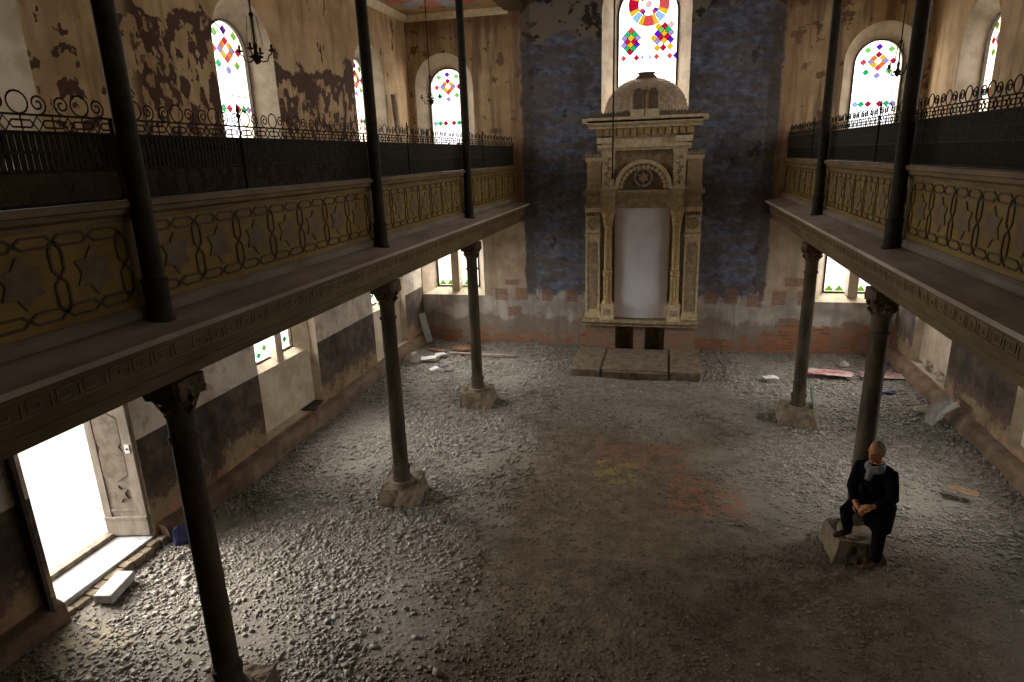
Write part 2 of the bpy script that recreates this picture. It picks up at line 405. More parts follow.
# frames per wall: fn(u, v, depth) -> xyz, depth grows outwards
XW = 6.0; YR = -18.0; ZT = 11.0; TH = .6
fL = lambda u, v, d: (-XW-d, u, v)
fR = lambda u, v, d: (XW+d, u, v)
fF = lambda u, v, d: (u, d, v)
fB = lambda u, v, d: (u, YR-d, v)
WY = (-2.25, -6.75, -11.35); LY = (-2.2, -6.65, -11.35)      # window axes along the side walls
UD = .34
def up_hole(c): return (arch_poly(c, .77, 5.0, 6.75), arch_poly(c, .5, 5.12, 6.7), UD)
def low_hole(c): return (rect_poly(c, .96, .34, 2.8), rect_poly(c, .90, .38, 2.75), .28)   # niche, sill added below
FLH = lambda c: (rect_poly(c, .90, 1.34, 2.85), rect_poly(c, .62, 1.48, 2.75), .5)
DOOR = (-11.0, .74)
left_holes = [up_hole(c) for c in WY] + [low_hole(c) for c in LY[:2]] + [(rect_poly(DOOR[0], DOOR[1], .16, 2.75), rect_poly(DOOR[0], DOOR[1], .16, 2.72), .5)]
right_holes = [up_hole(c) for c in WY] + [low_hole(c) for c in LY]
far_holes = [up_hole(c) for c in (-5.04, 5.05)] + [FLH(c) for c in (-5.08, 5.05)] + [(arch_poly(-.02, 1.02, 5.6, 8.15), arch_poly(0, .71, 5.78, 8.1), .5)]
wall('wall_left', fL, YR-TH, TH, -.3, ZT, left_holes, TH, [M['wall_side'], M['cream_reveal']])
wall('wall_right', fR, YR-TH, TH, -.3, ZT, right_holes, TH, [M['wall_side'], M['cream_reveal']])
wall('wall_back', fF, -XW, XW, -.3, ZT, far_holes, TH, [M['wall_far'], M['cream_reveal']])
mb = MB(); mb.box(-XW, XW, YR-TH, YR, -.3, ZT); struct(mb.build('wall_front', M['wall_side']))


# ------------------------------------------------------------------ windows
def offs(poly, k):
    cu = sum(p[0] for p in poly)/len(poly); cv = sum(p[1] for p in poly)/len(poly)
    return [(cu+(u-cu)*k, cv+(v-cv)*k) for u, v in poly]
WN = [0]
def window(fn, poly, d, marks, label, mullions=(), extra=None, leads=None):
    WN[0] += 1
    o = thing('window_%d' % WN[0], label, 'window', fn(*poly[0], d)); o['kind'] = 'structure'
    mb = MB(); mb.prism(poly, fn, d+.012, d+.018, 0)
    for (pl, c) in marks: mb.prism(pl, fn, d+.004, d+.010, GK.index(c))
    mb.build('pane', GM, o)
    fr = MB(); n = len(poly); q = offs(poly, .955)
    for i in range(n):
        j = (i+1) % n
        fr.hexa([fn(*poly[i], d-.03), fn(*poly[j], d-.03), fn(*q[i], d-.03), fn(*q[j], d-.03),
                 fn(*poly[i], d+.03), fn(*poly[j], d+.03), fn(*q[i], d+.03), fn(*q[j], d+.03)])
    for (a, b) in (leads or []):
        nn = Vector(fn(0,0,-1))-Vector(fn(0,0,0))
        fr.bar(fn(*a, d), fn(*b, d), nn, .012, .012)
    fr.build('frame', M['rail_iron'], o)
    for (u0, u1, v0, v1, da, db) in mullions:
        m = MB(); m.hexa([fn(u0+.02,v0,da), fn(u1-.02,v0,da), fn(u0,v0,db), fn(u1,v0,db), fn(u0+.02,v1,da), fn(u1-.02,v1,da), fn(u0,v1,db), fn(u1,v1,db)])
        m.build('mullion', M['cream_reveal'], o)
    if extra: extra(o)
    return o
def dia(u, v, a=.07, b=.062): return [(u-a, v), (u, v-b), (u+a, v), (u, v+b)]
def up_marks(c, top=7.2):
    k = []
    P = [(245,207,'purple'),(195,222,'lime'),(299,222,'lime'),(246,247,'red'),(226,265,'orange'),(266,265,'yellow'),(180,283,'coral'),(213,281,'lilac'),
         (279,281,'lilac'),(312,283,'red'),(228,298,'yellow'),(264,298,'orange'),(247,316,'coral'),(196,337,'green'),(298,335,'lime'),(247,357,'lilac'),
         (163,506,'blue'),(190,506,'green'),(222,506,'red'),(272,506,'red'),(304,506,'green'),(331,506,'lilac'),
         (190,648,'red'),(232,648,'red'),(290,648,'red'),(310,648,'lime')]
    for x, y, col in P: k.append((dia(c+(x-247)/220, top-(y-170)/252, .078, .072), col))
    for i in range(5): k.append((dia(c-.34+i*.17, 6.07, .045, .02), 'rose'))
    return k
side_names = {-2.25: 'nearest the far wall', -6.75: 'above the low twin light opening', -11.35: 'nearest the door end', -15.9: 'behind the viewer'}
def leads_up(c): return [((c, 5.12), (c, 7.18)), ((c-.48, 5.72), (c+.48, 5.72)), ((c-.48, 6.14), (c+.48, 6.14)), ((c-.48, 6.6), (c+.48, 6.6))]
for c in WY:
    for fn, side in ((fL, 'left'), (fR, 'right')):
        window(fn, arch_poly(c, .5, 5.12, 6.7), UD, up_marks(c), 'arched stained glass window in the %s side wall of the gallery, %s' % (side, side_names[c] if side=='left' or c != -6.75 else 'second from the far wall'), leads=[l for l in leads_up(c) if c < -3][:0])
for c, side in ((-5.04, 'left'), (5.05, 'right')):
    window(fF, arch_poly(c, .5, 5.12, 6.7), UD, up_marks(c), 'arched stained glass window in the far wall at the end of the %s gallery' % side)
# big window over the ark
mk = []
cu = lambda x: (x-409)/356; cv = lambda y: 8.04-(y/8.52-20)/44.7
def ring(c, r0, r1, a0, a1, n=5):
    a0, a1 = math.radians(a0), math.radians(a1)
    t = [a0+(a1-a0)*i/n for i in range(n+1)]
    return [(c[0]+r1*math.cos(a), c[1]+r1*math.sin(a)) for a in t] + [(c[0]+r0*math.cos(a), c[1]+r0*math.sin(a)) for a in t[::-1]]
rc = (.01, 8.33)
for a in (0, 90, 180, 270):
    mk.append((ring(rc, .24, .475, a-17, a+17), 'coral' if a != 180 else 'red'))
    mk.append((ring(rc, .24, .475, a+17, a+32), 'yellow')); mk.append((ring(rc, .24, .475, a-32, a-17), 'yellow'))
    mk.append((ring(rc, .26, .475, a+33, a+57), 'blue'))
    mk.append((ring(rc, .15, .255, a+26, a+45), 'coral')); mk.append((ring(rc, .15, .255, a+45, a+64), 'red' if a < 180 else 'purple'))
mk.append(([(rc[0]+.08*math.cos(i*PI/6), rc[1]+.08*math.sin(i*PI/6)) for i in range(12)], 'rose'))
for x, y, c in ((270,268,'coral'),(240,299,'green'),(300,299,'green'),(213,330,'lilac'),(327,330,'lilac'),(268,330,'yellow'),(240,360,'red'),(297,360,'red'),
                (211,388,'lilac'),(265,390,'yellow'),(320,388,'purple'),(238,418,'green'),(292,418,'green'),(263,448,'red'),
                (495,250,'yellow'),(548,246,'red'),(603,240,'rose'),(520,278,'lime'),(575,278,'green'),(490,308,'purple'),(545,308,'yellow'),(603,305,'lilac'),
                (460,345,'yellow'),(518,338,'red'),(573,338,'red'),(490,374,'lilac'),(545,370,'yellow'),(601,364,'purple'),(490,428,'yellow'),(540,428,'red'),(597,420,'yellow')):
    mk.append((dia(cu(x), cv(y), .088, .088), c))
for x, c in ((208,'coral'),(318,'red'),(487,'coral'),(597,'coral'),(648,'purple')): mk.append((dia(cu(x), cv(500), .075, .075), c))
for x, sg in ((378,-1),(424,1)): mk.append(([(cu(x), cv(475)), (cu(x), cv(525)), (cu(x)+sg*.07, cv(500))][::sg], 'lilac'))
window(fF, arch_poly(0, .71, 5.78, 8.1), .5, mk, 'tall stained glass window with a rosette above the domed ark')
# low far windows: twin lights with a stout mullion
for c, side in ((-5.08, 'left'), (5.05, 'right')):
    m = []
    for h in (-1, 1):
        for i in range(2):
            u = c + h*.36 - .115 + i*.23
            m.append(([(u-.11, 1.525), (u+.11, 1.525), (u, 1.67)], 'leaf'))
    window(fF, rect_poly(c, .62, 1.48, 2.75), .5, m, 'twin light window with green pane tips in the far wall under the %s gallery' % side,
           mullions=[(c-.13, c+.13, 1.40, 2.8, .22, .49)])
# low side windows: niche, sloping sill, twin lights
def low_window(fn, c, label):
    def extra(o):
        b = MB()
        P = [(.17, .30), (.17, 1.47), (.28, 1.57), (.62, 1.57), (.62, .30)]
        n = len(P)
        vs = [fn(c-.95, v, d) for d, v in P] + [fn(c+.95, v, d) for d, v in P]
        b.add(vs, [(i, (i+1) % n, n+(i+1) % n, n+i) for i in range(n)] + [tuple(range(n)), tuple(range(n, 2*n))])
        b.build('niche_back', M['cream_reveal'], o)
        for s in (-1, 1):
            q = MB(); a, e = c+s*.93, c+s*.60
            q.hexa([fn(a,1.40,.14), fn(a-s*.04,1.40,.14), fn(a,1.40,.62), fn(e,1.40,.33), fn(a,2.78,.14), fn(a-s*.04,2.78,.14), fn(a,2.78,.62), fn(e,2.78,.33)])
            q.build('jamb', M['cream_reveal'], o)
    m = [(dia(c+u, v, .07, .06), col) for u, v, col in ((-.4,1.70,'green'),(-.22,1.80,'lime'),(.24,1.72,'leaf'),(.42,1.78,'green'))]
    window(fn, rect_poly(c, .62, 1.58, 2.75), .34, m, label, mullions=[(c-.12, c+.12, 1.50, 2.8, .19, .34)], extra=extra)
low_window(fL, LY[0], 'low twin light window over a niche in the left wall, nearest the far corner')
low_window(fL, LY[1], 'low twin light window over a niche in the left wall, beside the dark dado')
low_window(fR, LY[0], 'low twin light window over a niche in the right wall, nearest the far corner')
low_window(fR, LY[1], 'low twin light window over a niche in the right wall, second from the far corner')
low_window(fR, LY[2], 'low twin light window over a niche in the right wall, third from the far corner')
# ------------------------------------------------------------------ ledges along the foot of the side walls
for s, side in ((-1, 'left'), (1, 'right')):
    mb = MB()
    for a, b in ([(-17.9, -11.78), (-10.2, -.02)] if s < 0 else [(-17.9, -.02)]):
        n = int((b-a)/.12); vs = []; fs = []
        for i in range(n+1):
            y = a+(b-a)*i/n; q = .012*math.sin(2.1*y)+.006*math.sin(9.7*y+1)+.004*math.sin(23*y); h = .27+.012*math.sin(1.7*y+2)+.006*math.sin(11*y)
            for w, z in ((.002, -.15), (.20+q, -.15), (.19+q, .10+q), (.155+q, h-.03), (.12+q, h), (.002, h+.03)): vs.append((s*(XW-w), y, z))
        for i in range(n):
            for k in range(6): fs.append((i*6+k, i*6+(k+1) % 6, i*6+6+(k+1) % 6, i*6+6+k))
        fs += [tuple(range(6)), tuple(n*6+k for k in range(6))]
        mb.add(vs, fs)
    struct(mb.build('baseboard_%s' % side, simple('footing_%s' % side, (.115,.075,.046), (.20,.135,.085), 3, .95, bs=.4, bd=.02), smooth=True))

# ------------------------------------------------------------------ floor
def fheight(x, y):
    h = .022*np.sin(x*1.7+.6*y) + .018*np.sin(y*2.3-x*.8) + .012*np.sin(4.1*x+1.3)*np.sin(3.7*y)
    h = h + .06*np.exp(-((y+.15)/.35)**2) + .05*np.exp(-((np.abs(x)-5.8)/.3)**2)
    return h - .035
nx, ny = 110, 160
gx = np.linspace(-6.0, 6.0, nx); gy = np.linspace(-18.0, 0.0, ny)
X, Y = np.meshgrid(gx, gy); Z = fheight(X, Y)
vs = np.stack([X, Y, Z], -1).reshape(-1, 3)
fs = [(j*nx+i, j*nx+i+1, (j+1)*nx+i+1, (j+1)*nx+i) for j in range(ny-1) for i in range(nx-1)]
me = bpy.data.meshes.new('floor'); me.from_pydata(vs.tolist(), [], fs); me.materials.append(M['floor'])
me.polygons.foreach_set('use_smooth', [True]*len(me.polygons))
fl = bpy.data.objects.new('floor', me); COL.objects.link(fl); struct(fl)
# loose stones: real pieces, far too many to count
def dens(x, y):
    ax = np.abs(x + .35*np.sin(y*1.1) + .2*np.sin(y*2.7+1))
    d = 60 + 95*np.clip((ax-1.2)/1.6, 0, 1)
    d = np.where((x > .8) & (y > -5.2) & (y < -1), d+50, d)
    d = d + 45*np.clip((y+6.5)/2.5, 0, 1)*(np.abs(x) < 2.6)
    d = np.where((x > -.5) & (y < -8.3), d*np.clip((x-3.8)/1.4, .45, 1), d)
    d = d + 0
    d *= .55+.45*np.sin(x*1.9+1.1*np.sin(y*1.3))*np.sin(y*1.7+x)
    return np.where(ax > 5.3, d*.8, d)
N = 330000
px = rng.uniform(-5.86, 5.86, N); py = rng.uniform(-15.2, -.06, N)
dn = dens(px, py); keep = rng.uniform(0, 1, N)*170 < dn
px, py = px[keep], py[keep]; n = len(px)
size = np.clip(rng.lognormal(math.log(.0135), .42, n), .007, .042)
size = np.where(((px > -.5) & (px < 4.6) & (py < -8.3)) | ((np.abs(px) < 1.4) & (py < -4)), np.minimum(size*.72, .017), size)
cub = np.array([(x, y, z) for z in (-.8,.8) for y in (-.8,.8) for x in (-.8,.8)])
icf = np.array([(0,2,3),(0,3,1),(4,5,7),(4,7,6),(0,1,5),(0,5,4),(2,6,7),(2,7,3),(0,4,6),(0,6,2),(1,3,7),(1,7,5)])
P = cub[None]*rng.uniform(.45, 1.3, (n, 8, 1))*size[:, None, None]
P = P*np.stack([rng.uniform(.8,1.7,n), rng.uniform(.6,1.2,n), rng.uniform(.35,.8,n)], -1)[:, None]
th = rng.uniform(0, 2*PI, n); c_, s_ = np.cos(th)[:, None], np.sin(th)[:, None]
Xr = P[..., 0]*c_-P[..., 1]*s_ + px[:, None]; Yr = P[..., 0]*s_+P[..., 1]*c_ + py[:, None]
Zr = P[..., 2] + (fheight(px, py)+size*.12)[:, None]
V = np.stack([Xr, Yr, Zr], -1).reshape(-1, 3)
F = (icf[None]+(np.arange(n)*8)[:, None, None]).reshape(-1, 3)
me = bpy.data.meshes.new('gravel')
me.vertices.add(len(V)); me.vertices.foreach_set('co', V.ravel())
me.loops.add(len(F)*3); me.loops.foreach_set('vertex_index', F.ravel().astype(np.int32))
me.polygons.add(len(F)); me.polygons.foreach_set('loop_start', np.arange(0, len(F)*3, 3, dtype=np.int32))
me.update(calc_edges=True); me.validate(); me.materials.append(M['stones'])
gr = bpy.data.objects.new('gravel', me); COL.objects.link(gr)
tag(gr, 'loose grey gravel and broken stones scattered over the dirt floor', 'gravel', kind='stuff')

# ground outside, ceilings
mb = MB(); mb.box(-40, 40, -60, 40, -.9, -.45); struct(mb.build('ground', M['ground']))
mb = MB(); mb.box(-6.5, 6.5, -18.5, .5, ZT, ZT+.2); struct(mb.build('ceiling', M['nave_ceiling']))
for s, side in ((-1, 'left'), (1, 'right')):
    mb = MB(); x0, x1 = sorted((s*3.3, s*XW)); mb.box(x0, x1, YR, 0, 8.42, 8.55)
    struct(mb.build('ceiling_aisle_%s' % side, M['ceiling']))
    mb = MB()      # cove against the far and side wall
    pts = [(0, 8.28), (.04, 8.29), (.10, 8.34), (.14, 8.42), (0, 8.42)]
    mb.prism(pts, lambda u, v, d: (s*d, -u, v), 3.3, XW)
    mb.prism(pts, lambda u, v, d: (s*(XW-u), d, v), YR, 0)
    struct(mb.build('trim_cove_%s' % side, M['cream'], smooth=True))
    mb = MB()      # wall over the upper columns
    mb.box(min(s*3.0, s*3.3), max(s*3.0, s*3.3), YR, 0, 8.42, ZT)
    mb.box(min(s*2.94, s*3.36), max(s*2.94, s*3.36), YR, 0, 8.34, 8.50)
    struct(mb.build('trim_arcade_%s' % side, M['fascia']))

# ------------------------------------------------------------------ galleries
CY = (-4.33, -8.40, -12.47)
BAYS = [(-4.33, 0.0), (-8.40, -4.33), (-12.47, -8.40), (-16.54, -12.47)]
BN = ['first bay from the far wall', 'second bay from the far wall', 'third bay from the far wall', 'nearest bay']
def gallery(s, side):
    root = thing('gallery', 'long timber gallery floor and fascia along the %s side' % side, 'gallery', (s*4.6, -9, 3.3)); root['kind'] = 'structure'
    Y0, Y1 = -17.98, -.004
    def ext(poly, name, mat, sm=False):
        mb = MB(); mb.prism(poly, lambda u, v, d: (s*u, d, v), Y0, Y1); return mb.build(name, mat, root)
    ext([(2.86,3.76),(2.86,3.80),(3.30,3.86),(3.52,3.86),(3.52,3.80),(3.3,3.76)], 'ledge', M['ledge'])
    ext([(2.89,3.755),(2.89,3.72),(2.95,3.70),(2.95,3.57),(2.98,3.56),(2.98,3.49),(3.0,3.47),(3.0,3.43),(3.04,3.42),(3.04,3.365),(3.30,3.365),(3.30,3.755)], 'fascia', M['fascia'])
    ext([(3.30,3.50),(5.995,3.50),(5.995,3.75),(3.30,3.75)], 'floor_slab', M['wood_old'])
    k = MB(); nrm = (-s, 0, 0); x = s*2.951
    u = .20; y = Y1-.05
    while y > Y0+u:
        pts = [(0,0),(0,1),(.8,1),(.8,.3),(.4,.3),(.4,.65)]
        q = [(x, y-a*u, 3.585+b*.10) for a, b in pts]
        for a, b in zip(q, q[1:]): k.bar(a, b, nrm, .014, .006)
        k.bar((x, y, 3.585), (x, y-u, 3.585), nrm, .014, .006)
        y -= u
    k.build('greek_key', M['rail_wood'], root)

def hexagram(r, ri):
    return [((r if i % 2 == 0 else ri)*math.cos(PI/2+i*PI/6), (r if i % 2 == 0 else ri)*math.sin(PI/2+i*PI/6)) for i in range(12)]
XP = 3.27    # face of the parapet
def parapet(s, side, y0, y1, nm):
    a, b = y0+.07, y1-.07 if y1 < -.1 else y1-.01
    root = thing('gallery_parapet', 'ochre panelled parapet with raised stars on the %s gallery, %s' % (side, nm), 'parapet', (s*XP, (a+b)/2, 3.86), 0, 'panelled parapets of the %s gallery' % side)
    X = lambda d: s*(XP-d)            # d: towards the nave
    n = Vector((-s, 0, 0))
    mb = MB(); mb.box(min(X(0), X(-.05)), max(X(0), X(-.05)), y0+.001, min(y1-.001, -.004), 3.862, 4.64); mb.build('panel_board', M['ochre'], root)
    mb = MB(); mb.prism([(-.03,3.862),(.04,3.862),(.04,3.93),(.015,3.955),(0,3.96),(-.03,3.96)], lambda u, v, d: (X(u), d, v), y0+.001, min(y1-.001, -.003)); mb.build('base_moulding', M['base_wood'], root)
    mb = MB(); mb.prism([(-.06,4.60),(.012,4.60),(.02,4.635),(.06,4.66),(.065,4.695),(.10,4.705),(.10,4.75),(-.08,4.75),(-.08,4.65)], lambda u, v, d: (X(u), d, v), y0+.001, min(y1-.001, -.003)); mb.build('top_rail', M['rail_wood'], root)
    # interlaced strapwork, groove shade put into its darker brown
    st = MB(); w = .017; dd = .009
    npan = 7; mw = .06; A, B = a+mw, b-mw; pw = (B-A)/npan
    def P(y, z): return (X(.001), y, z)
    for zc in (4.535, 4.055):
        h = pw/2; c = .05; e = .036
        for i in range(npan*2):
            u0 = A+i*h; sg = 1 if i % 2 else -1
            for g in (-1, 1):
                q = [P(u0, zc), P(u0+c, zc+g*e), P(u0+h-c, zc+g*e), P(u0+h, zc)]
                for p_, q_ in zip(q, q[1:]): st.bar(p_, q_, n, w, dd)
    for i in range(npan+1):
        u0 = A+i*pw; e = .046
        for g in (-1, 1):
            q = [P(u0, 4.535), P(u0+g*e, 4.47), P(u0+g*e, 4.345), P(u0, 4.295), P(u0+g*e, 4.245), P(u0+g*e, 4.11), P(u0, 4.055)]
            for p_, q_ in zip(q, q[1:]): st.bar(p_, q_, n, w, dd)
    st.build('strapwork', M['ochre_dark'], root)
    for i in range(npan):
        c = A+(i+.5)*pw; m = MB()
        m.prism([(u+c, v+4.295) for u, v in hexagram(.175, .108)], lambda u, v, d: (X(d), u, v), .0, .011)
        m.build('star', M['star'], root, bevel=.004)

def spiral(c, r0, a0, turns, rend, seg, plane):
    pts = []
    for i in range(seg+1):
        t = i/seg; r = r0+(rend-r0)*t; a = a0+turns*2*PI*t
        pts.append(plane(c[0]+r*math.cos(a), c[1]+r*math.sin(a)))
    return pts
def railing(s, side, y0, y1, nm):
    L = (y1-.012 if y1 < -.1 else y1-.012)-(y0+.012); a = y0+.012
    x = s*(XP+.01)
    root = thing('iron_railing', 'wrought iron railing with scroll cresting on the %s gallery, %s' % (side, nm), 'railing', (x, a, 4.75), 0, 'iron railings of the %s gallery' % side)
    pl = lambda u, v: (x, a+u, v)
    rl = MB()
    for z, r in ((4.765,.012),(4.975,.012),(5.095,.010),(5.215,.014),(5.325,.008)): rl.tube([pl(0, z), pl(L, z)], r, 6)
    rl.build('rails', M['rail_iron'], root)
    sl = MB(); k = int(L/.046)
    for i in range(k):
        u = (i+.5)*L/k
        sl.box(x-.006, x+.006, a+u-.0170, a+u+.0170, 4.975, 5.215)
    sl.build('slat_screen', M['rail_iron'], root)
    wm = MB(); h = .20; step = .019; k = int((L+h)/step)
    for sg in (-1, 1):
        xx = x+sg*.003
        for i in range(k):
            u0 = -h+i*step; v0, v1 = 4.772, 4.972; e0, e1 = max(u0, 0), min(u0+h, L)
            if e1-e0 < .01: continue
            p, q = (e0, v0+(e0-u0)), (e1, v0+(e1-u0))
            if sg < 0: p, q = (L-p[0], p[1]), (L-q[0], q[1])
            wm.bar((xx, a+p[0], p[1]), (xx, a+q[0], q[1]), (-s, 0, 0), .007, .003)
    wm.build('wire_mesh', M['rail_iron'], root)
    cr = MB(); ncell = 18; cw = L/ncell; R = .0065
    for i in range(ncell+1):
        u = i*cw; cr.tube([pl(u, 5.215), pl(u, 5.325)], R, 4)
    for i in range(ncell):
        u = i*cw; m = u+cw/2; zc = 5.27
        for g in (-1, 1):
            cr.tube([pl(u, zc+g*.022), pl(u+cw*.28, zc+g*.022), pl(m, zc-g*.045), pl(u+cw*.72, zc+g*.022), pl(u+cw, zc+g*.022)], R, 4)
    for i in range(0, ncell, 2):      # scrolls: circle between two volutes
        u = (i+1)*cw
        cr.tube([pl(u+.070*math.cos(t*PI/8), 5.397+.068*math.sin(t*PI/8)) for t in range(16)], R, 4, closed=True)
        for g in (-1, 1):
            c = (u+g*.138, 5.393)
            sp = spiral((0,0), .064, -PI/2, 1.6, .012, 22, lambda p, q: (p, q))
            tail = [(-.10, .055), (-.055, -.02)]
            pts = [(cc[0]*(1 if g > 0 else -1), cc[1]) for cc in ([(.088, -.066)] + sp)]
            cr.tube([pl(c[0]+p[0], c[1]+p[1]) for p in pts], R, 4)
    cr.build('cresting', M['rail_iron'], root)
    for u in (-.0025, L+.0025):
        m = MB(); m.tube([pl(u, 4.76), pl(u, 5.33)], .009, 6); m.build('end_post', M['rail_iron'], root, True)
    for u in (L*.36,):
        m = MB(); m.lathe([(.010,4.76),(.010,5.40),(.018,5.41),(.018,5.43),(.009,5.44),(.018,5.465),(.008,5.49),(.012,5.50),(.002,5.53)], 8, (x-s*.014, a+u, 0))
        m.build('post', M['rail_iron'], root, smooth=True)

for s, side in ((-1, 'left'), (1, 'right')):
    gallery(s, side)
    for (y0, y1), nm in zip(BAYS, BN):
        parapet(s, side, y0, y1, nm); railing(s, side, y0, y1, nm)

# ------------------------------------------------------------------ columns
def lower_column(s, y, label):
    root = thing('iron_column', label, 'column', (s*3.154, y, .31), 0, 'iron columns under the galleries')
    mb = MB(); mb.lathe([(.145,0),(.145,.03),(.128,.05),(.128,.17),(.138,.18),(.138,.21),(.122,.23)], 20); mb.build('base_ring', M['iron_worn'], root, True, True)
    mb = MB(); mb.lathe([(.115,.22),(.112,1.2),(.105,2.42)], 20); mb.build('shaft', M['iron_worn'], root, True, True)
    mb = MB(); mb.lathe([(.104,2.42),(.106,2.50),(.122,2.51),(.122,2.535),(.106,2.55),(.106,2.72),(.118,2.73),(.118,2.75),(.105,2.76)], 20); mb.build('collar', M['iron_worn'], root, True, True)
    mb = MB()
    lobes = lambda th, i: 1+.10*abs(math.sin(4*th))*(1 if i in (2,3,4) else .3)
    mb.lathe([(.106,2.62),(.112,2.66),(.125,2.72),(.142,2.77),(.13,2.79),(.14,2.84),(.16,2.88),(.15,2.905)], 32, sq=lobes)
    for i in range(4):
        a = PI/4+i*PI/2; d = Vector((math.cos(a), math.sin(a), 0))
        pts = [d*.10+Vector((0,0,2.68)), d*.14+Vector((0,0,2.79)), d*.185+Vector((0,0,2.875)), d*.205+Vector((0,0,2.86)), d*.20+Vector((0,0,2.82)), d*.18+Vector((0,0,2.825))]
        mb.tube(pts, [.035,.038,.036,.034,.030,.022], 8)
        b = PI/2*i; e = Vector((math.cos(b), math.sin(b), 0))
        for zz, rr, t in ((2.70,.118,.03),(2.80,.14,.032)):
            mb.tube([e*(rr-.02)+Vector((0,0,zz-.05)), e*(rr+.015)+Vector((0,0,zz)), e*(rr+.04)+Vector((0,0,zz+.03)), e*(rr+.03)+Vector((0,0,zz+.01))], [.03,.034,.026,.012], 7)
    mb.v = [(x, y, 2.74+(z-2.62)*.82) for x, y, z in mb.v]
    mb.build('capital', M['capital'], root, True, True)
    mb = MB()
    pol = []
    for i in range(4):
        a = PI/4+i*PI/2
        pol += [(.225*math.cos(a-.10), .225*math.sin(a-.10)), (.225*math.cos(a+.10), .225*math.sin(a+.10)), (.145*math.cos(a+PI/4), .175*math.sin(a+PI/4))]
    mb.prism(pol, lambda u, v, d: (u, v, d), 2.895, 3.05); mb.build('abacus', M['capital'], root, False, True, .006)
    return root
def upper_column(s, y, label):
    root = thing('gallery_column', label, 'column', (s*3.154, y, 3.825), 0, 'slim iron columns standing on the galleries')
    mb = MB(); mb.lathe([(.105,0),(.105,.03),(.09,.05),(.09,.30),(.098,.31),(.098,.33),(.08,.345)], 18); mb.build('base_ring', M['iron'], root, True, True)
    mb = MB(); mb.lathe([(.077,.33),(.075,2.2),(.070,4.2)], 18); mb.build('shaft', M['iron'], root, True, True)
    mb = MB(); mb.lathe([(.08,4.18),(.10,4.2),(.10,4.23),(.085,4.25),(.12,4.38),(.17,4.48),(.17,4.515)], 18); mb.build('capital', M['capital'], root, True, True)
def plinth(x, y, rz, hw, label, seed):
    r = random.Random(seed); root = thing('column_plinth', label, 'plinth', (x, y, -.03), rz, 'stone plinths under the iron columns')
    mb = MB()
    j = lambda: r.uniform(-.03, .03)
    mb.hexa([(-hw*1.12+j(),-hw*1.12+j(),-.05),(hw*1.12+j(),-hw*1.12+j(),-.05),(-hw*1.12+j(),hw*1.12+j(),-.05),(hw*1.12+j(),hw*1.12+j(),-.05),
             (-hw*.92+j(),-hw*.92+j(),.29+j()/3),(hw*.92+j(),-hw*.92+j(),.28+j()/3),(-hw*.92+j(),hw*.92+j(),.31+j()/3),(hw*.92+j(),hw*.92+j(),.31+j()/3)])
    o = mb.build('block', M['stone'] if seed != 5 else M['stone_dirt'], root, False, True)
    sd = o.modifiers.new('sub', 'SUBSURF'); sd.subdivision_type = 'SIMPLE'; sd.levels = sd.render_levels = 4
    tx = bpy.data.textures.new('chip%d' % seed, 'CLOUDS'); tx.noise_scale = .14
    dm = o.modifiers.new('disp', 'DISPLACE'); dm.texture = tx; dm.strength = .06; dm.mid_level = .55; dm.texture_coords = 'GLOBAL'
    mb = MB(); mb.lathe([(.20,.27),(.19,.335),(.17,.345)], 14); mb.build('mortar_bed', M['stone'], root, True, True)
place = {(-1,0): 'in the left row nearest the far wall', (-1,1): 'in the left row standing beside the low window niche', (-1,2): 'in the left row standing nearest the open door',
         (1,0): 'in the right row nearest the far wall', (1,1): 'in the right row with the man leaning beside it'}
for (s, i), ds in place.items():
    lower_column(s, CY[i], 'dark iron column with leafy capital ' + ds)
    upper_column(s, CY[i], 'slim dark iron column on the gallery ledge, above the column ' + ds.replace('in the ', 'of the '))
plinth(-3.154, CY[0], .06, .29, 'square stone plinth of the left column nearest the far wall', 1)
plinth(-3.154, CY[1], .14, .30, 'broken stone plinth of the middle left column, turned askew', 2)
plinth(-3.154, CY[2], .2, .31, 'stone plinth of the left column nearest the door', 3)
plinth(3.154, CY[0], -.08, .31, 'square stone plinth with a green sheet leaning on it, far right', 4)
plinth(3.10, CY[1]-.19, .05, .29, 'wide stone plinth under the shoe of the man', 5)

# ------------------------------------------------------------------ the ark
ark = thing('torah_ark', 'tall carved cream ark with a scaled dome standing against the blue far wall', 'ark', (.02, -.02, .1))
def AB(): return MB()
def sym(mb, x0, x1, y0, y1, z0, z1, mi=0):
    mb.box(x0, x1, y0, y1, z0, z1, mi); mb.box(-x1, -x0, y0, y1, z0, z1, mi)
AX = .02; AF = -.02
def ab(mb, name, mats, parent=ark, **k):
    mb.v = [(x+AX, min(y, -.002)+AF*0-.004, z) for x, y, z in mb.v]
    return mb.build(name, mats, parent, **k)
for a_, b_, f_ in ((.62, 1.36, -.52), (-1.36, -.62, -.52), (-.15, .13, -.46)):
    m = AB(); m.box(a_, b_, f_, 0, -.05, .74); ab(m, 'brick_pier', M['brick'])
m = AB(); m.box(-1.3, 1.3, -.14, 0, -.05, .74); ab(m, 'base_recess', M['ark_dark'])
m = AB(); m.prism([(0,.74),(-.60,.74),(-.60,.80),(-.66,.83),(-.70,.85),(-.70,.92),(0,.92)], lambda u, v, d: (d, u, v), -1.44, 1.42); ab(m, 'shelf', M['cream_dk'])
m = AB(); sym(m, .66, 1.38, -.34, 0, .92, 3.7); m.box(-.66, .66, -.10, 0, .92, 3.7); ab(m, 'body', M['cream_dk'])
fnA = lambda u, v, d: (u, d, v)
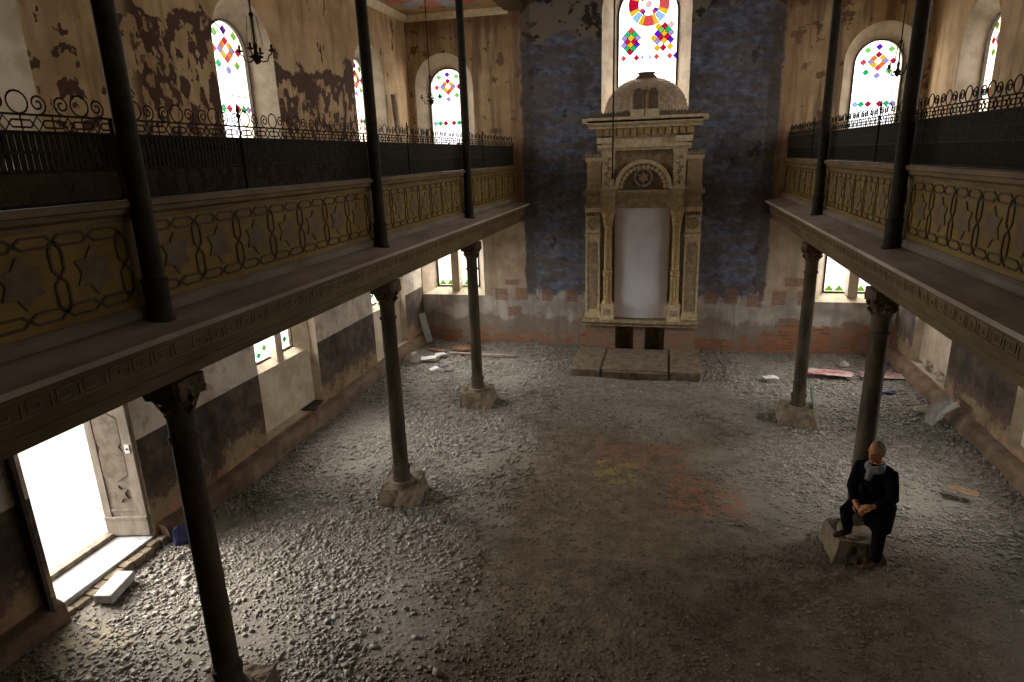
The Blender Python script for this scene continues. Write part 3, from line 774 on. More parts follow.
for s in (-1, 1):
    c = s*1.20
    m = AB(); m.box(c-.18, c+.18, -.46, -.3, .92, 3.70); m.box(c-.20, c+.20, -.50, -.3, .92, 1.06); m.box(c-.195, c+.195, -.50, -.3, 2.98, 3.06); m.box(c-.18, c-.135, -.475, -.3, 1.06, 2.98); m.box(c+.135, c+.18, -.475, -.3, 1.06, 2.98); m.box(c-.19,c+.19,-.49,-.3,3.60,3.70)
    o = ab(m, 'side_pilaster', M['cream'])
    m = AB(); m.prism(arch_poly(c, .105, 1.14, 2.76), fnA, -.475, -.44); ab(m, 'inset_panel', M['cream_dk'], o)
    m = AB()
    for k in range(16):
        a = 2*PI*k/16; a2 = 2*PI*(k+1)/16
        m.hexa([(c+.145*math.cos(t)*q, -.30-.19*w, 3.31+.145*math.sin(t)*q) for w in (0, 1) for q in (.78, 1) for t in (a, a2)])
    m.prism([(c+.07*math.cos(k*PI/4), 3.31+.07*math.sin(k*PI/4)) for k in range(8)], fnA, -.49, -.45)
    ab(m, 'roundel', M['cream_dk'], o)
    m = AB()
    for k in range(5): m.box(c-.15+k*.066, c-.115+k*.066, -.49, -.45, 3.50, 3.58)
    ab(m, 'corbel_teeth', M['ark_dark'], o)
    # columns
    c = s*.82
    m = AB(); m.box(c-.15, c+.15, -.66, -.32, .92, 1.30); m.box(c-.17, c+.17, -.685, -.32, .92, .99); m.box(c-.165, c+.165, -.68, -.32, 1.25, 1.32); o = ab(m, 'pedestal', M['cream'])
    m = AB(); m.box(c-.085, c+.085, -.672, -.655, 1.04, 1.20); ab(m, 'inset_panel', M['cream_dk'], o)
    m = AB(); m.lathe([(.135,1.32),(.135,1.36),(.11,1.40),(.115,1.44),(.10,1.46),(.10,1.50)], 20, (c,-.50,0))
    m.lathe([(.098,1.5),(.098,2.02)], 24, (c,-.50,0), sq=lambda th, i: 1+.07*math.cos(12*th)); m.lathe([(.10,2.02),(.122,2.04),(.122,2.09),(.105,2.10),(.122,2.12),(.122,2.16),(.098,2.18)], 20, (c,-.50,0))
    m.lathe([(.094,2.16),(.090,3.26)], 20, (c,-.50,0)); o = ab(m, 'column', M['gold'], smooth=True)
    m = AB(); m.lathe([(.09,3.24),(.11,3.26),(.11,3.30),(.10,3.32),(.125,3.42),(.115,3.44),(.155,3.56),(.17,3.60)], 24, (c,-.50,0), sq=lambda th, i: 1+(.09*abs(math.sin(4*th)) if i > 3 else 0))
    m.box(c-.165, c+.165, -.665, -.335, 3.60, 3.70); ab(m, 'capital', M['gold'], o)
m = AB()     # curved white sheet closing the niche
K = 18; vs = []
for i in range(K+1):
    a = -1+2*i/K; yy = -.36-.16*math.sqrt(max(0, 1-(a*.93)**2))
    vs += [(a*.655, yy, .945), (a*.655, yy, 3.69), (a*.655, yy+.02, .945), (a*.655, yy+.02, 3.69)]
fs = []
for i in range(K):
    b = i*4; c = b+4
    fs += [(b, c, c+1, b+1), (b+2, b+3, c+3, c+2), (b, b+2, c+2, c), (b+1, c+1, c+3, b+3)]
fs += [(0,1,3,2), (K*4, K*4+2, K*4+3, K*4+1)]
m.add(vs, fs); o = ab(m, 'curved_panel', M['panel_white'], smooth=True); o['label'] = 'plain white curved panel'
# entablature
m = AB(); m.box(-1.40, 1.40, -.50, 0, 3.70, 3.80); m.box(-1.37, 1.37, -.48, 0, 3.80, 4.02); m.prism([(0,4.0),(-.50,4.0),(-.56,4.05),(-.58,4.06),(-.58,4.11),(0,4.11)], lambda u, v, d: (d, u, v), -1.43, 1.43)
sym(m, .68, .97, -.66, -.3, 3.70, 4.0); sym(m, .66, .99, -.70, -.3, 4.0, 4.12)
o = ab(m, 'entablature', M['cream_dk'])
for a_ in (.735, -.915):
    m = AB(); m.box(a_, a_+.18, -.672, -.64, 3.76, 3.95); ab(m, 'gilded_block', M['gold'], o)
for s in (-1, 1):
    m = AB()
    for k in range(7): m.box(s*1.17-.16+k*.05, s*1.17-.135+k*.05, -.495, -.45, 3.82, 4.0)
    ab(m, 'triglyphs', M['cream'], o)
# upper tier with tympanum
m = AB(); m.box(-1.0, 1.0, -.40, 0, 4.11, 5.06); ab(m, 'upper_body', M['cream_dk'])
for s in (-1, 1):
    c = s*.83
    m = AB(); m.box(c-.14, c+.14, -.56, -.36, 4.11, 5.06); m.box(c-.16, c+.16, -.59, -.36, 4.11, 4.19); m.box(c-.16, c+.16, -.58, -.36, 4.96, 5.06); o = ab(m, 'upper_pilaster', M['cream'])
    m = AB()
    for k in range(6):
        z = 4.28+k*.115; m.lathe([(.01,-.045),(.055,-.02),(.055,.02),(.01,.045)], 8, (c+(.03 if k % 2 else -.03), -.56, z))
    m.tube([(c+.03*math.sin(t*1.4), -.565, 4.22+t*.068) for t in range(11)], .016, 6); ab(m, 'leaf_carving', M['cream_dk'], o)
    c = s*1.18
    m = AB(); m.box(c-.17, c+.17, -.42, 0, 4.11, 4.86); m.box(c-.205, c+.205, -.47, 0, 4.78, 4.88); m.box(c-.19, c+.19, -.45, 0, 4.11, 4.18)
    for k in range(5): m.box(c-.155+k*.066, c-.115+k*.066, -.445, -.40, 4.2, 4.77)
    o = ab(m, 'side_attic', M['cream'])
    m = AB()
    for k in range(5):
        x = c-.18+k*.09; m.prism([(x-.04,4.88),(x+.04,4.88),(x+.045,4.93),(x,5.0),(x-.045,4.93)], fnA, -.44, -.38)
    ab(m, 'cresting', M['cream_dk'], o)
m = AB()
zc = 4.13
def annulus(r0, r1, d0, d1, n=24, mi=0):
    for k in range(n):
        a, b = PI*k/n, PI*(k+1)/n
        m.hexa([(r*math.cos(t), d, zc+r*math.sin(t)) for d in (d0, d1) for r in (r0, r1) for t in (a, b)], mi)
annulus(.585, .665, -.56, -.38); annulus(.63, .68, -.58, -.38); arc = ab(m, 'arch_surround', M['cream'])
m = AB(); m.prism(arch_poly(0, .585, zc, zc+.001), fnA, -.43, -.38); ab(m, 'tympanum', M['tymp'], arc)
m = AB()
for k in range(15):
    a = PI*(k+.5)/15; m.prism([(.52*math.cos(a)+.052*math.cos(t*PI/5), zc+.52*math.sin(a)+.052*math.sin(t*PI/5)) for t in range(10)], fnA, -.475, -.42)
ab(m, 'scallops', M['cream'], arc)
m = AB()
for k in range(28):
    a, b = 2*PI*k/28, 2*PI*(k+1)/28
    m.hexa([(r*math.cos(t), d, zc+.27+r*math.sin(t)) for d in (-.47, -.42) for r in (.175, .225) for t in (a, b)])
m.prism([(u, v+zc+.27) for u, v in hexagram(.15, .087)], fnA, -.475, -.42)
ab(m, 'star_medallion', M['cream_dk'], arc)
m = AB(); m.prism([(0,5.03),(-.60,5.03),(-.62,5.07),(-.66,5.10),(-.66,5.16),(0,5.16)], lambda u, v, d: (d, u, v), -1.08, 1.08)
m.box(-.98, .98, -.52, 0, 5.16, 5.36); sym(m, .72, 1.1, -.60, 0, 5.20, 5.36); ab(m, 'lower_cornice', M['cream'])
m = AB(); m.box(-1.12, 1.12, -.60, 0, 5.33, 5.54); o = ab(m, 'frieze', M['cream_dk'])
m = AB()
for k in range(14): m.box(-1.09+k*.158, -.97+k*.158, -.63, -.58, 5.37, 5.51)
ab(m, 'gilded_dentils', M['gold'], o)
m = AB(); m.prism([(0,5.53),(-.66,5.53),(-.68,5.57),(-.78,5.62),(-.80,5.64),(-.80,5.70),(-.84,5.71),(-.84,5.77),(0,5.77)], lambda u, v, d: (d, u, v), -1.30, 1.30)
m.box(-1.42, 1.42, -.80, 0, 5.66, 5.76); o = ab(m, 'top_cornice', M['cream'])
m = AB()
for k in range(34):
    x = -1.19+k*.072
    if abs(x) < .35: continue
    m.prism([(x-.032,5.76),(x+.032,5.76),(x+.036,5.85),(x,5.90),(x-.036,5.85)], fnA, -.70, -.64)
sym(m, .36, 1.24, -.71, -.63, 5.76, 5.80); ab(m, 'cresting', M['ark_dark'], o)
# dome with rows of scales
m = AB(); prof = [(1.0, 0), (1.0, .06)]; R = 13
for i in range(R):
    a = PI/2*(i/R)*.93; a2 = PI/2*((i+1)/R)*.93
    prof += [(1.0*math.cos(a)**.9+.022, .06+.84*math.sin(a)), (max(.12, math.cos(a2)**.9)-.010, .06+.84*math.sin(a2))]
m.lathe(prof, 56, (0,0,0), a0=PI, a1=2*PI, sq=lambda th, i: 1+.012*math.cos(28*th*1.0+PI*((i//2) % 2)))
m.v = [(x*.97, y*.56-.05, z+5.77) for x, y, z in m.v]
dome = ab(m, 'dome', M['dome_tiles'])
m = AB(); m.lathe([(.26,6.60),(.24,6.66),(.17,6.72),(.20,6.74),(.20,6.77),(.05,6.78)], 20, (0,-.10,0)); m.v = [(x, -.12+(y+.10)*.5, z) for x, y, z in m.v]; ab(m, 'finial', M['ark_dark'], dome)
for s in (-1, 1):
    c = s*.17
    m = AB(); m.prism(arch_poly(c, .16, 5.77, 6.19), fnA, -.70, -.40); o = ab(m, 'dome_window', M['cream'], dome)
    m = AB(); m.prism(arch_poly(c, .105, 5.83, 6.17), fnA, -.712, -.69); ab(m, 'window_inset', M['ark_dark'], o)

st = thing('stone_step', 'low stone platform of slabs in front of the domed ark', 'step', (0, -1.5, 0))
m = MB(); m.box(-1.48, -.78, -2.42, -.62, -.06, .17); m.build('side_slab', M['stone'], st, bevel=.03)
m = MB(); m.box(.80, 1.48, -2.40, -.64, -.06, .19); m.build('side_slab', M['stone'], st, bevel=.03)
m = MB(); m.box(-.76, .78, -2.31, -.60, -.06, .155); m.build('middle_slab', M['stone'], st, bevel=.025)
m = MB(); m.box(-.74, .76, -2.42, -2.32, -.06, .13); m.build('front_strip', M['stone'], st, bevel=.01)

# ------------------------------------------------------------------ the open door, left
dr = thing('door_1', 'open doorway at the left full of white daylight, with a panelled leaf', 'door', (-6.0, -11.0, .16)); dr['kind'] = 'structure'
m = MB()
m.box(-6.62, -6.55, -11.72, -11.66, .16, 2.72); m.box(-6.62, -6.52, -10.40, -10.31, .16, 2.72); m.box(-6.62, -6.55, -11.72, -10.31, 2.62, 2.72)
m.build('door_frame', M['door_paint'], dr, bevel=.008)
m = MB(); m.box(-6.62, -6.50, -11.74, -10.26, .16, .23); m.build('sill', M['wood_old'], dr, bevel=.008)
m = MB(); m.box(-6.50, -5.99, -11.73, -10.27, -.1, .165); m.build('threshold', M['white_stone'], dr, bevel=.012)
m = MB(); r = random.Random(3); y = -11.80
while y < -10.0:
    w = r.uniform(.12, .26); m.box(-6.0, -5.86+r.uniform(-.03,.02), y, y+w-.01, -.1, .12+r.uniform(-.03,.02)); y += w
m.build('step_edging', M['stone'], dr, bevel=.012)
# panelled far leaf, local x along the leaf, local -y faces the room
P0, P1 = Vector((-6.58,-10.43,.19)), Vector((-6.02,-10.30,.19))
ang = math.atan2(P1.y-P0.y, P1.x-P0.x)
leaf = bpy.data.objects.new('door_leaf', None); COL.objects.link(leaf); leaf.parent = dr
def leafpart(m, name, mat, parent, bevel=.005):
    o = m.build(name, mat, None, bevel=bevel); o.parent = parent; return o
Wd = (P1-P0).length
m = MB(); m.box(0, Wd, 0, .045, 0, 2.45)
m.box(-.0, Wd, -.025, 0, 0, .24); m.box(0, Wd, -.035, 0, .24, .29)
bpy.data.objects.remove(leaf)
leaf = m.build('door_leaf', M['door_paint'], None, bevel=.006); leaf.parent = dr
leaf.location = P0-dr.location; leaf.rotation_euler = (0, 0, ang)
leaf['label'] = 'worn beige leaf carved with a star'
m = MB(); m.box(.0, .10, -.018, 0, .29, 2.45); m.box(Wd-.13, Wd, -.018, 0, .29, 2.45); m.box(.10, Wd-.13, -.012, 0, .36, .40); leafpart(m, 'stile', M['door_paint'], leaf)
m = MB(); cx = (.10+Wd-.13)/2
m.prism([(u+cx, v+.62) for u, v in hexagram(.13, .075)], lambda u, v, d: (u, d, v), -.022, 0); leafpart(m, 'star', M['door_panel'], leaf)
m = MB()
hexs = lambda c, hw, hh, k: [(cx+u*hw, c+v*hh) for u, v in ((0,-1),(1,-1+k),(1,-.15),(.7,0),(1,.15),(1,1-k),(0,1),(-1,1-k),(-1,.15),(-.7,0),(-1,-.15),(-1,-1+k))]
q = hexs(1.30, .165, .50, .2)
m.prism(q, lambda u, v, d: (u, d, v), -.014, 0); leafpart(m, 'raised_panel', M['door_panel'], leaf)
m = MB(); m.box(Wd-.10, Wd-.035, -.03, -.018, 1.22, 1.34); leafpart(m, 'lock_plate', M['white'], leaf, .003)
m = MB(); m.tube([(Wd-.068,-.028,1.28),(Wd-.068,-.034,1.28)], .015, 10); leafpart(m, 'keyhole', M['eye'], leaf, 0)
# near leaf swung into the room, shade of its back put into the colour
Q0, Q1 = Vector((-6.42,-11.66,.19)), Vector((-5.84,-11.90,.19)); ang = math.atan2(Q1.y-Q0.y, Q1.x-Q0.x); Wd = (Q1-Q0).length
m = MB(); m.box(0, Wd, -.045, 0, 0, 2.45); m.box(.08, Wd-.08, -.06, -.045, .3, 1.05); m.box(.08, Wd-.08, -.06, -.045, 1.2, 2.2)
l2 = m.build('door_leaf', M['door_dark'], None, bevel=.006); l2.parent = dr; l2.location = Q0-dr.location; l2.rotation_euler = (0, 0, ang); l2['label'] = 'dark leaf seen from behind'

# ------------------------------------------------------------------ loose things on the floor
def one(name, label, cat, mb, mat, loc, rz=0, bevel=.006, group=None, rx=0, ry=0, smooth=False):
    o = mb.build(name, mat, None, smooth=smooth, bevel=bevel); o.location = loc; o.rotation_euler = (rx, ry, rz); return tag(o, label, cat, group)
m = MB(); m.box(-.11, .11, -.24, .24, 0, .12)
one('stone_block', 'long white stone block lying on the gravel by the door step', 'block', m, M['white_stone'], (-5.72, -11.24, .03), .22, .015)
def lump(seed, sx, sy, sz, name, label, cat, mat, loc, rz=0, group=None):
    r = np.random.default_rng(seed); bm = bmesh.new(); bmesh.ops.create_icosphere(bm, subdivisions=2, radius=1)
    for v in bm.verts:
        k = 1+.28*math.sin(3.1*v.co.x+seed)*math.sin(2.7*v.co.y+2*seed)+.12*r.uniform(-1, 1)
        v.co = Vector((v.co.x*sx*k, v.co.y*sy*k, max(-.25, v.co.z)*sz*k))
    me = bpy.data.meshes.new(name); bm.to_mesh(me); bm.free(); me.materials.append(mat)
    o = bpy.data.objects.new(name, me); COL.objects.link(o); o.location = loc; o.rotation_euler[2] = rz; return tag(o, label, cat, group)
def sheet(seed, w, h, name, label, cat, mat, loc, rz=0, thick=.006, rx=0, ry=0, amp=.02, group=None):
    r = random.Random(seed); n, k = 9, 7; mb = MB(); top = []; bot = []
    for j in range(k):
        for i in range(n):
            u, v = -w/2+w*i/(n-1), -h/2+h*j/(k-1)
            if i in (0, n-1): u += r.uniform(-.08, .08)*w
            if j in (0, k-1): v += r.uniform(-.08, .08)*h
            z = amp*(math.sin(5*u/w+seed)+math.sin(6*v/h+2*seed)+1.2)*.6+.008
            top.append((u, v, z+thick)); bot.append((u, v, z))
    fs = []; N0 = n*k
    for j in range(k-1):
        for i in range(n-1):
            a = j*n+i; fs += [(a, a+1, a+n+1, a+n), (N0+a, N0+a+n, N0+a+n+1, N0+a+1)]
    bd = [i for i in range(n)]+[j*n+n-1 for j in range(1, k)]+[(k-1)*n+i for i in range(n-2, -1, -1)]+[j*n for j in range(k-2, 0, -1)]
    for a, b in zip(bd, bd[1:]+bd[:1]): fs.append((a, N0+a, N0+b, b))
    mb.add(top+bot, fs); return one(name, label, cat, mb, mat, loc, rz, 0, group, rx, ry, True)
lump(2, .10, .09, .24, 'plastic_bag', 'small dark blue bag on the gravel beside the open door', 'bag', M['navy'], (-5.69, -10.15, .06))
m = MB(); m.box(-.9, .9, -.035, .035, 0, .035); one('wooden_plank', 'long grey plank lying near the foot of the far wall, left of the ark', 'plank', m, simple('pale_plank', (.30,.24,.20), (.42,.35,.30), 8, .85), (-3.98, -1.20, .015), -.02)
lump(4, .30, .18, .07, 'rubble_heap', 'low heap of orange brick rubble behind the long plank', 'rubble', M['rust'], (-4.62, -.75, .02))
m = MB(); m.box(-.09, .09, -.012, .012, 0, .85); one('leaning_board', 'pale greenish board leaning in the far left corner', 'board', m, simple('pale_green_board', (.35,.38,.31), (.48,.5,.42), 8, .8), (-5.74, -.38, .05), .35, .004, None, 0, -.2)
sheet(6, .38, .26, 'paper_sheet', 'white paper scrap on the gravel below the leaning board', 'paper', M['white'], (-5.22, -1.85, .05), .3)
m = MB(); m.box(-.25, .25, -.07, .07, 0, .03); one('broken_plank', 'short brown plank at the foot of the leaning board', 'plank', m, M['card'], (-5.30, -1.02, .02), -.25)
sheet(9, .3, .2, 'paper_sheet', 'small grey white scrap in front of the short brown plank', 'paper', M['white'], (-5.02, -1.45, .04), 1.)
lump(7, .24, .20, .20, 'plaster_lump', 'rounded pale plaster lump by the left wall near the far corner', 'rubble', M['plaster_bit'], (-5.60, -2.05, .05))
sheet(12, .22, .14, 'dark_scrap', 'small dark scrap on bare gravel between the middle and far left columns', 'scrap', M['navy'], (-4.58, -2.42, .03), .4)
sheet(13, .22, .14, 'paper_sheet', 'tiny white scrap just beside the small dark scrap', 'paper', M['white'], (-4.82, -2.55, .03), .9)
sheet(14, .30, .22, 'paper_sheet', 'white paper left of the far right column', 'paper', M['white'], (3.0, -2.05, .03), .2)
sheet(15, 1.0, .42, 'poster_sheet', 'crumpled pink and white sheet near the far wall, right of the far right column', 'sheet', M['pink'], (4.25, -1.55, .03), -.12, amp=.016)
sheet(16, .85, .38, 'poster_sheet', 'crumpled pink and white sheet in the far right corner behind the man\'s column', 'sheet', M['pink'], (5.38, -1.55, .03), .08, amp=.016)
lump(18, .16, .08, .09, 'plaster_lump', 'pale plaster chunk behind the pink sheets by the far wall', 'rubble', M['plaster_bit'], (4.75, -.95, .06), .8)
lump(19, .15, .11, .05, 'plastic_disc', 'small dark blue disc of plastic on the gravel near the right wall', 'scrap', M['navy'], (5.22, -2.6, .03))
lump(20, .24, .18, .10, 'plaster_lump', 'flat white lump on the gravel beside the right wall', 'rubble', M['plaster_bit'], (5.62, -3.55, .04), .5)
sheet(21, .55, .45, 'plastic_sheet', 'whitish torn sheet sagging from the ledge of the right wall', 'sheet', simple('dirty_sheet', (.16,.14,.115), (.27,.25,.215), 6, .8), (5.62, -4.2, .26), .12, .01, 0, -.85, .03)
sheet(22, .36, .16, 'cardboard_piece', 'brown cardboard piece on the gravel right of the man', 'cardboard', M['card'], (5.0, -6.85, .04), -.35)
sheet(23, .26, .10, 'wood_chip', 'small tan chip on the dirt behind the head of the man', 'scrap', M['card'], (4.15, -5.15, .03), -.5)
m = MB(); m.box(-.10, .10, -.008, .008, 0, .46); one('green_sheet', 'green sheet leaning on the back of the far right plinth', 'sheet', m, M['greenp'], (3.44, -4.30, .22), 1.3, .002, None, -.18)
for i, (yy, nm) in enumerate(((-1.9, 'far end of'), (-2.55, 'middle of'), (-2.95, 'near end of'))):
    lump(30+i, .075, .2, .07, 'plaster_lump', 'plaster fragment in the right wall niche, %s the niche floor' % nm, 'rubble', M['plaster_bit'], (6.10, yy, .44), .3*i, 'fragments in the right niche')
m = MB(); m.box(-.16, .16, -.26, .26, 0, .03); one('slate_tile', 'dark slab lying in the left wall niche below the window', 'slab', m, M['door_dark'], (-6.08, -6.0, .345), .2)
# on the left gallery
m = MB(); m.box(-.07, .07, -.02, .02, 0, 2.75); one('leaning_plank', 'tall brown plank leaning on the left wall beside the second gallery window', 'plank', m, M['wood_old'], (-5.72, -1.25, 3.75), .0, .004, None, 0, -.06)
ch = thing('wooden_rack', 'pale wooden rack with a white top at the far end of the left gallery', 'rack', (-5.62, -.75, 3.75))
for x, y, h in ((-.28,-.2,1.55),(.28,-.2,1.95),(-.28,.2,1.55),(.28,.2,1.95)):
    m = MB(); m.box(x-.03, x+.03, y-.03, y+.03, 0, h); m.build('upright', M['wood_old'], ch, local=True)
m = MB(); m.box(-.33, .33, -.25, .25, 1.50, 1.56); o = m.build('shelf_top', M['white'], ch, local=True)
m = MB(); m.box(-.25, .25, -.21, -.19, .7, .78); m.box(-.25, .25, -.21, -.19, 1.15, 1.23); m.build('cross_rail', M['wood_old'], ch, local=True)

# ------------------------------------------------------------------ hanging lamps
def lamp(x, y, z, top, label, arms=4, a0=.3):
    o = thing('hanging_lamp', label, 'lamp', (x, y, z), 0, 'iron lamps over the galleries')
    m = MB(); m.tube([(0,0,.1), (0,0,top-z)], .011, 6); m.build('rod', M['rail_iron'], o, local=True)
    m = MB(); m.lathe([(.01,-.07),(.03,-.05),(.05,0),(.09,.015),(.09,.03),(.035,.05),(.022,.10),(.03,.16),(.015,.2),(.012,.5),(.03,.52),(.03,.55),(.012,.57)], 12)
    m.build('stem', M['rail_iron'], o, True, True)
    for k in range(arms):
        a = a0+2*PI*k/arms; d = Vector((math.cos(a), math.sin(a), 0))
        m = MB(); P = [(.03,.0),(.08,-.04),(.14,-.03),(.17,.04),(.20,.05),(.21,.09)]
        m.tube([d*r+Vector((0,0,z_)) for r, z_ in P], .009, 6)
        m.lathe([(.006,.0),(.04,.01),(.045,.025),(.016,.03),(.016,.09),(.002,.09)], 8, tuple(d*.21+Vector((0,0,.08))))
        m.build('arm', M['rail_iron'], o, True, True)
        m = MB(); q = d*.10; m.tube([tuple(q+Vector((0,0,.16))), tuple(q*.6+Vector((0,0,.52)))], .005, 4); m.build('stay', M['rail_iron'], o, False, True)
lamp(-4.75, -8.35, 6.33, 8.42, 'black iron lamp on a rod before the left side wall window')
lamp(-4.7, -1.9, 6.22, 8.42, 'black iron lamp on a rod before the left far window', a0=.1)
lamp(4.7, -2.35, 6.25, 8.42, 'black iron lamp on a rod before the right far window', a0=.6)
o = thing('hanging_rod', 'long dark rod hanging from the nave ceiling in front of the ark', 'rod', (-.23, -6, 4.64))
m = MB(); m.tube([(0,0,0),(0,0,ZT-4.64)], .013, 8); m.build('rod', M['iron'], o, local=True)
m = MB(); m.lathe([(.01,-.06),(.022,-.04),(.022,.02),(.014,.04)], 8); m.build('end_hook', M['iron'], o, True, True)

# ------------------------------------------------------------------ the man
def remesh(o, vox, sm=4):
    r = o.modifiers.new('remesh', 'REMESH'); r.mode = 'VOXEL'; r.voxel_size = vox; r.use_smooth_shade = True
    if sm:
        s = o.modifiers.new('smooth', 'SMOOTH'); s.iterations = sm; s.factor = .5
def ell(m, c, rx, ry, rz, fw, up=(0,0,1), seg=18, shape=None):
    """ellipsoid with local axes: right, forward fw, up"""
    fw = Vector(fw).normalized(); up = Vector(up).normalized(); rt = fw.cross(up).normalized(); fw = up.cross(rt)
    vs = []; n = seg; k = seg//2+1
    for j in range(1, k):
        ph = -PI/2+PI*j/k
        for i in range(n):
            th = 2*PI*i/n; a, b, h = math.cos(ph)*math.cos(th), math.cos(ph)*math.sin(th), math.sin(ph)
            if shape: a, b, h = shape(a, b, h)
            vs.append(Vector(c)+rt*a*rx+fw*b*ry+up*h*rz)
    a, b, h = (0,0,-1); vs.append(Vector(c)-up*rz); vs.append(Vector(c)+up*rz); fs = []
    for j in range(k-2):
        for i in range(n): fs.append((j*n+i, j*n+(i+1) % n, (j+1)*n+(i+1) % n, (j+1)*n+i))
    for i in range(n): fs.append((len(vs)-2, (i+1) % n, i)); fs.append((len(vs)-1, (k-2)*n+i, (k-2)*n+(i+1) % n))
    m.add(vs, fs)
man = thing('person', 'man in a black coat and grey scarf, one foot up on the stone plinth', 'person', (3.2, -8.95, 0))
V3 = Vector
PEL, SP, CH, NK = V3((3.19,-8.93,.92)), V3((3.17,-8.97,1.12)), V3((3.14,-9.0,1.30)), V3((3.115,-9.03,1.44))
HD = V3((3.085,-9.075,1.60)); FW = V3((-.74,-.64,-.24)).normalized(); UPH = V3((-.10,-.16,1)).normalized()
LS, RS = V3((3.255,-9.11,1.345)), V3((2.99,-8.90,1.34))
LE, LW = V3((3.262,-9.245,1.10)), V3((3.065,-9.28,1.00))
RE, RW = V3((2.905,-8.98,1.09)), V3((2.90,-9.17,.985))
LH, RH = V3((3.27,-8.98,.90)), V3((3.11,-8.87,.90))
LK, LA = V3((3.245,-9.03,.49)), V3((3.275,-8.93,.09))
RK, RA = V3((2.83,-9.12,.83)), V3((2.96,-8.80,.42))
b = MB()
b.tube([PEL-V3((0,0,.05)), PEL, SP, CH, NK-V3((0,0,.04)), NK, HD-UPH*.03], [.12,.14,.125,.14,.09,.058,.055], 14)
for H, K_, A in ((LH, LK, LA), (RH, RK, RA)): b.tube([H, H.lerp(K_, .5), K_, K_.lerp(A, .35), A], [.085,.075,.056,.055,.04], 12)
for S, E_, W in ((LS, LE, LW), (RS, RE, RW)): b.tube([CH.lerp(S, .4), S, S.lerp(E_, .5), E_, E_.lerp(W, .4), W], [.06,.046,.045,.043,.042,.029], 12)
def headshape(a, bb, h):
    w = 1-.22*max(0, -h)**1.2-(.10 if bb > .3 and h < -.2 else 0)*0
    jaw = .14*max(0, -h)*max(0, bb)
    brow = .05*math.exp(-((h-.12)/.12)**2)*max(0, bb)
    sock = -.07*math.exp(-((h+.02)/.10)**2-((abs(a)-.36)/.18)**2)*(bb > 0)
    return a*w, bb*(1+jaw+brow+sock)+(.06 if bb < 0 else 0)*bb, h
ell(b, HD, .077, .098, .122, FW, UPH, 32, headshape)
RT = FW.cross(UPH).normalized(); FH = UPH.cross(RT)
hp = lambda r, f, u: HD+RT*r+FH*f+UPH*u
b.tube([hp(0,.092,.022), hp(0,.108,-.008), hp(0,.118,-.03), hp(0,.102,-.042)], [.010,.013,.017,.011], 8)      # nose
b.tube([hp(-.026,.092,-.066), hp(0,.099,-.064), hp(.026,.092,-.066)], [.006,.009,.006], 6)                      # upper lip
b.tube([hp(-.022,.091,-.077), hp(0,.097,-.078), hp(.022,.091,-.077)], [.006,.009,.006], 6)
ell(b, hp(0,.078,-.104), .026, .024, .02, FW, UPH, 10)
for s in (-1, 1):
    ell(b, hp(s*.079,-.008,-.01), .010, .020, .033, FW, UPH, 10)
    b.tube([hp(s*.012,.092,.032), hp(s*.034,.092,.038), hp(s*.052,.078,.030)], .009, 6)
# hands folded over the raised thigh
def hand(W, fd, up, thumbside):
    fd = fd.normalized(); up = (up-fd*up.dot(fd)).normalized(); sd = fd.cross(up)*thumbside
    b.tube([W-fd*.02, W+fd*.02, W+fd*.05, W+fd*.085], [.028,.030,.034,.030], 10)
    ell(b, W+fd*.05, .040, .045, .018, fd, up, 14)
    for i, (o_, ln) in enumerate(((.030,.070),(.010,.080),(-.010,.075),(-.029,.058))):
        k0 = W+fd*.088+sd*o_
        k1 = k0+fd*ln*.45-up*.010; k2 = k1+fd*ln*.26-up*.024; k3 = k2+fd*ln*.10-up*.026
        b.tube([W+fd*.05+sd*o_*.8, k0, k1, k2, k3], [.010,.0105,.0095,.009,.0075], 8)
    t0 = W+fd*.03+sd*.03; b.tube([t0-sd*.01, t0+sd*.022+fd*.02-up*.006, t0+sd*.030+fd*.052-up*.016, t0+sd*.026+fd*.074-up*.024], [.013,.0125,.011,.008], 8)
UPT = V3((-.3,-.35,1))
hand(LW, V3((-.95,.10,-.16)), UPT, -1)
hand(RW, V3((.35,-.75,-.35)), V3((-.4,-.4,1)), 1)
body = b.build('body', M['skin'], man); remesh(body, .0065, 3)
e = MB()
for s in (-1, 1): ell(e, hp(s*.031,.086,.008), .011, .008, .006, FW, UPH, 10)
e.build('eyes', M['eye'], man)
h = MB()
def hairshape(a, bb, hh):
    return (a, bb, hh)
vs = []
ell(h, hp(0,-.020,.022), .082, .092, .112, FW, UPH, 24)
hair = h.build('hair', M['hair'], man)
bm = bmesh.new(); bm.from_mesh(hair.data)        # receding: keep the back and the sides
dl = [v for v in bm.verts if ((v.co+man.location-HD).dot(FH) > .055 - .50*max(0, (v.co+man.location-HD).dot(UPH)-.05)) or ((v.co+man.location-HD).dot(UPH) < -.055)]
bmesh.ops.delete(bm, geom=dl, context='VERTS'); bm.to_mesh(hair.data); bm.free()
so = hair.modifiers.new('solid', 'SOLIDIFY'); so.thickness = .012
t = MB()
for H, K_, A, s in ((LH, LK, LA, 1), (RH, RK, RA, -1)):
    t.tube([PEL.lerp(H, .5)+V3((0,0,.02)), H, H.lerp(K_, .5), K_, K_.lerp(A, .5), A+V3((0,0,.03)), A-V3((0,0,.015))], [.12,.112,.096,.078,.070,.062,.060], 16)
t.tube([PEL+V3((0,0,.1)), PEL, PEL-V3((0,0,.06))], [.14,.145,.12], 16)
tr = t.build('trousers', M['trousers'], man); remesh(tr, .012, 5)
c = MB()
BK = V3((.03,.05,0))
